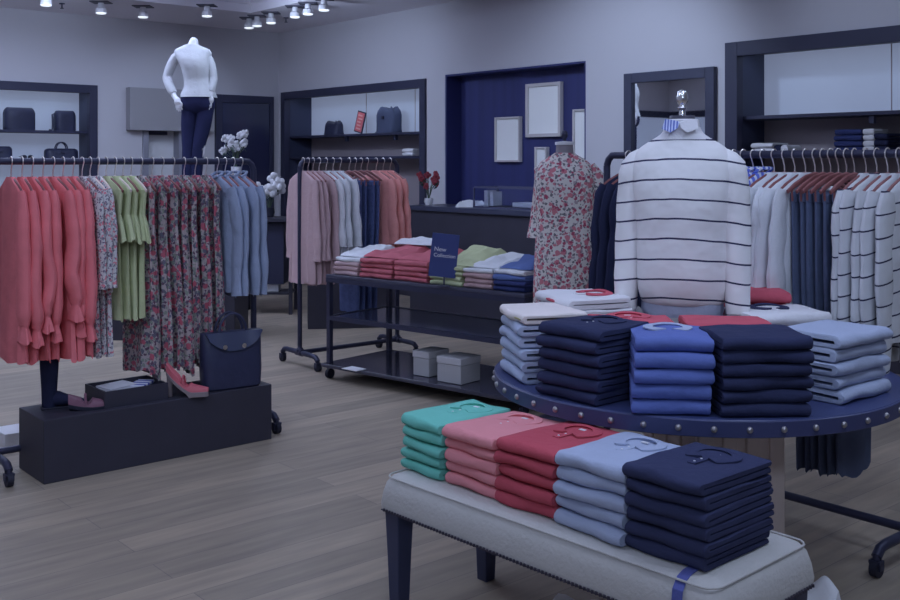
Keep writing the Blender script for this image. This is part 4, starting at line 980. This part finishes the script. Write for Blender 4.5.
# ------------------------------------------------------------------ things on the wall shelves
BAGM = mat('bag_black', (26, 30, 56), rough=.5, var=.2, scale=10)
def bag(name, label, loc, rot, w_, d_, h_, m, handle=True, round_=.5, strap=False, group=None, sag=0.0):
    t = thing(name, label, 'bag', loc, rot, group); rs = []
    for q in (0, .04, .15, .35, .55, .75, .88, .95, .985, 1):
        k1 = (1-max(0, q-.75)**2*(3.2+6*sag*10))*(.96 if q == 0 else 1); k2 = (1-.4*q*round_)*(1-max(0, q-.8)**2*8)
        rs.append([(w_/2*k1*math.copysign(abs(math.cos(2*PI*k/28))**.45, math.cos(2*PI*k/28))*(1+sag*2*math.sin(k*.9+q*7)), d_/2*k2*math.copysign(abs(math.sin(2*PI*k/28))**.6, math.sin(2*PI*k/28)), h_*q+(sag*math.sin(k*1.35)*q*q)) for k in range(28)])
    MB().loft(rs).build('bag_body', m, t)
    if handle:
        for y in (-d_*.15, d_*.15):
            MB().tube([(-w_*.17*math.cos(PI*i/10), y, h_*.96+h_*.6*math.sin(PI*i/10)) for i in range(11)], .008, 8).build('handle', m, t)
    if strap:
        MB().tube([(-w_*.46, 0, h_*.85), (-w_*.6, 0, h_*.8), (-w_*.58, 0, h_*.3), (-w_*.6, 0, .01), (-w_*.75, 0, .01)], .01, 8).build('strap', m, t)
    MB().box(-w_*.06, w_*.06, -d_/2-.004, -d_/2*.9, h_*.55, h_*.68).build('clasp', PIPE, t, smooth=False)
    return t
def yback(px, X_or=None):  # X on plane Y=YB+.22 seen at px
    u = (px-450)/F; Yp = YB+.2; return Yp/(Cc-S*u)*(S+Cc*u), Yp/(Cc-S*u)
for name, label, x0, x1, hgt, zz, kw in (
    ('box_bag', 'large square dark bag on the upper shelf of the left wall cabinet', 3, 35, .26, 1.921, dict(handle=False, round_=.2)),
    ('box_bag', 'smaller dark bag with hanging strap on the upper shelf, right', 54, 75, .24, 1.921, dict(handle=False, round_=.2, strap=True)),
    ('duffel_bag', 'dark duffel bag with round handles on the middle shelf of the left cabinet', 44, 78, .13, 1.581, dict(handle=True, round_=.6)),
    ('duffel_bag', 'dark bag cut by the left picture edge on the middle shelf', -14, 12, .15, 1.581, dict(handle=False, round_=.9))):
    xa, _ = yback(x0); xb, _ = yback(x1)
    bag(name, label, ((xa+xb)/2, YB+.2, zz), 0, (xb-xa)*.97, .17, hgt, BAGM, group='bags in the left wall cabinet', **kw)
xa, _ = yback(26)
t = thing('sunglasses', 'small dark sunglasses on the middle shelf of the left cabinet', 'sunglasses', (xa, YB+.15, 1.581))
for s_1 in (-.035, .035): MB().tube([(s_1+.028*math.cos(2*PI*i/12), 0, .026+.022*math.sin(2*PI*i/12)) for i in range(13)], .004, 6).build('rim', BAGM, t); MB().cyl((s_1, -.001, .026), (s_1, .001, .026), .024, 14).build('lens', RUB, t); MB().tube([(s_1*1.8, 0, .04), (s_1*1.8, .1, .03)], .003, 6).build('temple', BAGM, t)
Xs = XR+.22
def onright(px): return (Xs, yw(px, Xs))
x_, y_ = onright(334); bag('slouchy_bag', 'slouchy dark bag at the left of the shelf behind the middle rack', (x_, y_, 1.901), -PI/2, .3, .18, .17, BAGM, handle=False, round_=1, sag=.02)
x_, y_ = onright(389); bag('backpack', 'grey blue backpack on the shelf behind the middle rack', (x_, y_, 1.901), -PI/2, .36, .2, .3, fab('backpack_cloth', (52, 60, 90), scale=5), handle=False, round_=.5, strap=True, sag=.025)
x_, y_ = onright(358)
t = thing('sign_holder', 'small tilted pink and red card in a dark frame on the shelf', 'sign', (x_, y_, 1.901), -PI/2)
M_ = Matrix.Rotation(math.radians(12), 4, 'Y') @ Matrix.Rotation(math.radians(-6), 4, 'X')
b_ = MB().box(-.085, .085, -.006, .006, 0, .27); MB().add([M_ @ Vector(v)+Vector((0, 0, .02)) for v in b_.v], b_.f).build('frame', PIPE, t, smooth=False)
b_ = MB().box(-.07, .07, -.009, -.0065, .015, .255); cd = MB().add([M_ @ Vector(v)+Vector((0, 0, .02)) for v in b_.v], b_.f).build('card', mat('card_red', (146, 78, 96), rough=.6), t, smooth=False)
pm = MB()
for i in range(5):
    b_ = MB().box(-.05+.01*(i % 2), .045-.012*(i % 3), -.0105, -.0092, .04+i*.042, .058+i*.042); pm.add([M_ @ Vector(v)+Vector((0, 0, .02)) for v in b_.v], b_.f)
pm.build('printed_marks', mat('card_pale', (168, 120, 134), rough=.6), cd, smooth=False)
def wstack(px, z, n, w_, d_, h_, m, label, group):
    x_, y_ = onright(px)
    for i in range(n):
        folded('folded_cloth', ' '.join((label+(', bottom one', ', second from bottom', ', third from bottom', ', fourth from bottom')[i]).split()[:16]), 'cloth', w_, d_, h_, m, (x_+random.uniform(-.005, .005), y_, z+.0015+i*(h_+.003)), -PI/2, group, seed=px+i)
wstack(415, 1.62, 2, .2, .22, .04, WHS, 'folded white cloth on the lower cabinet shelf behind peach blouses', 'white cloths behind the middle rack')
wstack(770, 1.62, 2, .2, .24, .04, WHS, 'white rolled cloth on the shelf above the striped shirts', 'white cloths behind the right rack')
wstack(856, 1.62, 4, .22, .26, .042, NAV3, 'folded navy sweater in the shelf stack behind the right rack', 'navy sweaters behind the right rack')
wstack(876, 1.62, 4, .085, .24, .042, WHS, 'folded white garment beside the navy shelf stack', 'white garments behind the right rack')
wstack(888, 1.62, 3, .11, .24, .045, NAVY, 'folded dark garment at right of white shelf stack', 'dark garments behind the right rack')
x_, y_ = onright(784)
o = MB().cyl((-.1, 0, .035), (.1, 0, .035), .035, 18).build('rolled_towel', NAVY, loc=(x_, y_, 1.621)); tag(o, 'dark rolled cloth beside the white cloths on the cabinet shelf', 'cloth')
x_, y_ = onright(791)
o = MB().cyl((-.1, 0, .034), (.1, 0, .034), .034, 18).build('rolled_towel', WHS, loc=(x_, y_, 1.621)); tag(o, 'white rolled cloth right of the dark roll on the cabinet shelf', 'cloth')

# white bundles under the bench
c_ = onbench(.62, .3)
rumpled('cloth_bundle', 'pale crumpled cloth on the floor under the middle of the bench', 'cloth', WHS, .3, .25, cw(c_[0], c_[1], .001), brot, None, 61, amp=.06, rise=.12)
rumpled('cloth_bundle', 'white crumpled cloth on the floor behind the right end of the bench', 'cloth', WHS, .13, .16, pz(819, 622, .001), brot, None, 62, amp=.08, rise=.08)
# boxes on the floor behind the left plinth
for (px, py, w_, h_, lb) in ((14, 445, .16, .09, 'white box on the floor behind the left rack post'),):
    o = MB().box(-w_/2, w_/2, -.1, .1, 0, h_).build('small_box', WHS, loc=pz(px, py, 0), rot=prot, smooth=False, bevel=.004); tag(o, lb, 'box')

# ------------------------------------------------------------------ lights
LC = (.72, .89, 1.22)
def area(loc, size, power, name, rot=(0, 0, 0), c_=LC, sy=None):
    l = bpy.data.lights.new(name, 'AREA'); l.energy = power; l.size = size; l.color = c_
    if sy: l.shape = 'RECTANGLE'; l.size_y = sy
    o = bpy.data.objects.new(name, l); col.objects.link(o); o.location = loc; o.rotation_euler = rot; return o
def spot(loc, tgt, power, ang, name, blend=.8, r=.08):
    l = bpy.data.lights.new(name, 'SPOT'); l.energy = power; l.spot_size = math.radians(ang); l.spot_blend = blend; l.shadow_soft_size = r; l.color = LC
    o = bpy.data.objects.new(name, l); col.objects.link(o); o.location = loc
    o.rotation_euler = (Vector(tgt)-Vector(loc)).to_track_quat('-Z', 'Y').to_euler(); return o
for (x, y, p) in ((2.6, .6, 20), (5.2, 1.0, 14), (.6, 3.6, 17), (4.9, 4.3, 3), (1.6, 7.6, 17), (4.6, 7.6, 16), (2.6, 10.2, 9)):
    area((x, y, ZC-.06 if (x, y) != (2.6, 10.2) else ZC+.1), .6, p, 'ceiling_fill_light')  # unseen area lamps added under the ceiling for general illumination
for (x, y, p) in ((2.6, 2.0, 28), (2.6, 5.5, 30), (3.2, 9.0, 95)):
    area((x, y, ZC+.02), 1.8, p, 'tray_fill_uplight', rot=(PI, 0, 0))  # unseen uplights added in the tray for its glow and soft ambient fill
spot((5.2, 5.4, 3.2), (7.3, 6.0, 1.9), 105, 85, 'wall_spot'); spot((5.4, 3.6, 3.2), (7.3, 3.4, 2.3), 30, 80, 'wall_spot')
spot((5.2, 9.3, 2.9), (7.3, 10.0, 2.6), 45, 110, 'wall_spot'); spot((3.6, 9.8, 2.9), (3.4, 12.1, 2.4), 40, 115, 'wall_spot'); spot((5.9, 10.4, 2.9), (5.7, 12.1, 2.0), 20, 80, 'wall_spot')
spot((1.0, 1.4, 3.2), (2.9, 2.7, 1.0), 30, 50, 'table_and_fill_spot'); spot((-.9, -1.4, 3.1), (2.2, 2.4, .5), 150, 48, 'table_and_fill_spot', r=.3); spot((-1.0, .6, 3.1), (2.2, 5.3, .9), 50, 45, 'rack_spot', r=.2); area((.4, 9.6, 3.1), .6, 9, 'ceiling_fill_light'); spot((.2, 3.0, 3.2), (2.0, 5.3, .9), 40, 55, 'rack_spot'); spot((3.4, 5.2, 3.2), (3.6, 7.7, 1.0), 30, 45, 'rack_spot')  # second spot is front fill added behind the camera; area lamp brightens the mirror
area((7.45, 10.4, 2.38), .1, 1.2, 'cabinet_light', sy=2.6); area((7.45, 3.3, 2.44), .1, 1.5, 'cabinet_light', sy=3.0); area((3.6, YB+.15, 2.37), 2.0, 1.2, 'cabinet_light', sy=.1)
w = bpy.data.worlds.new('world'); bpy.context.scene.world = w; w.use_nodes = True
w.node_tree.nodes['Background'].inputs[0].default_value = (.5, .6, .95, 1); w.node_tree.nodes['Background'].inputs[1].default_value = .3

# ------------------------------------------------------------------ camera
cam = bpy.data.cameras.new('camera'); co = bpy.data.objects.new('camera', cam); col.objects.link(co)
cam.sensor_width = 36; cam.lens = 36*F/900; cam.shift_y = -(300-HZ)/900; cam.clip_start = .05
co.location = (0, 0, H); co.rotation_euler = (PI/2, 0, -ANG)
sc = bpy.context.scene; sc.camera = co
sc.view_settings.view_transform = 'Standard'; sc.view_settings.look = 'None'; sc.view_settings.gamma = 1; sc.view_settings.use_curve_mapping = False
sc.view_settings.exposure = -0.17
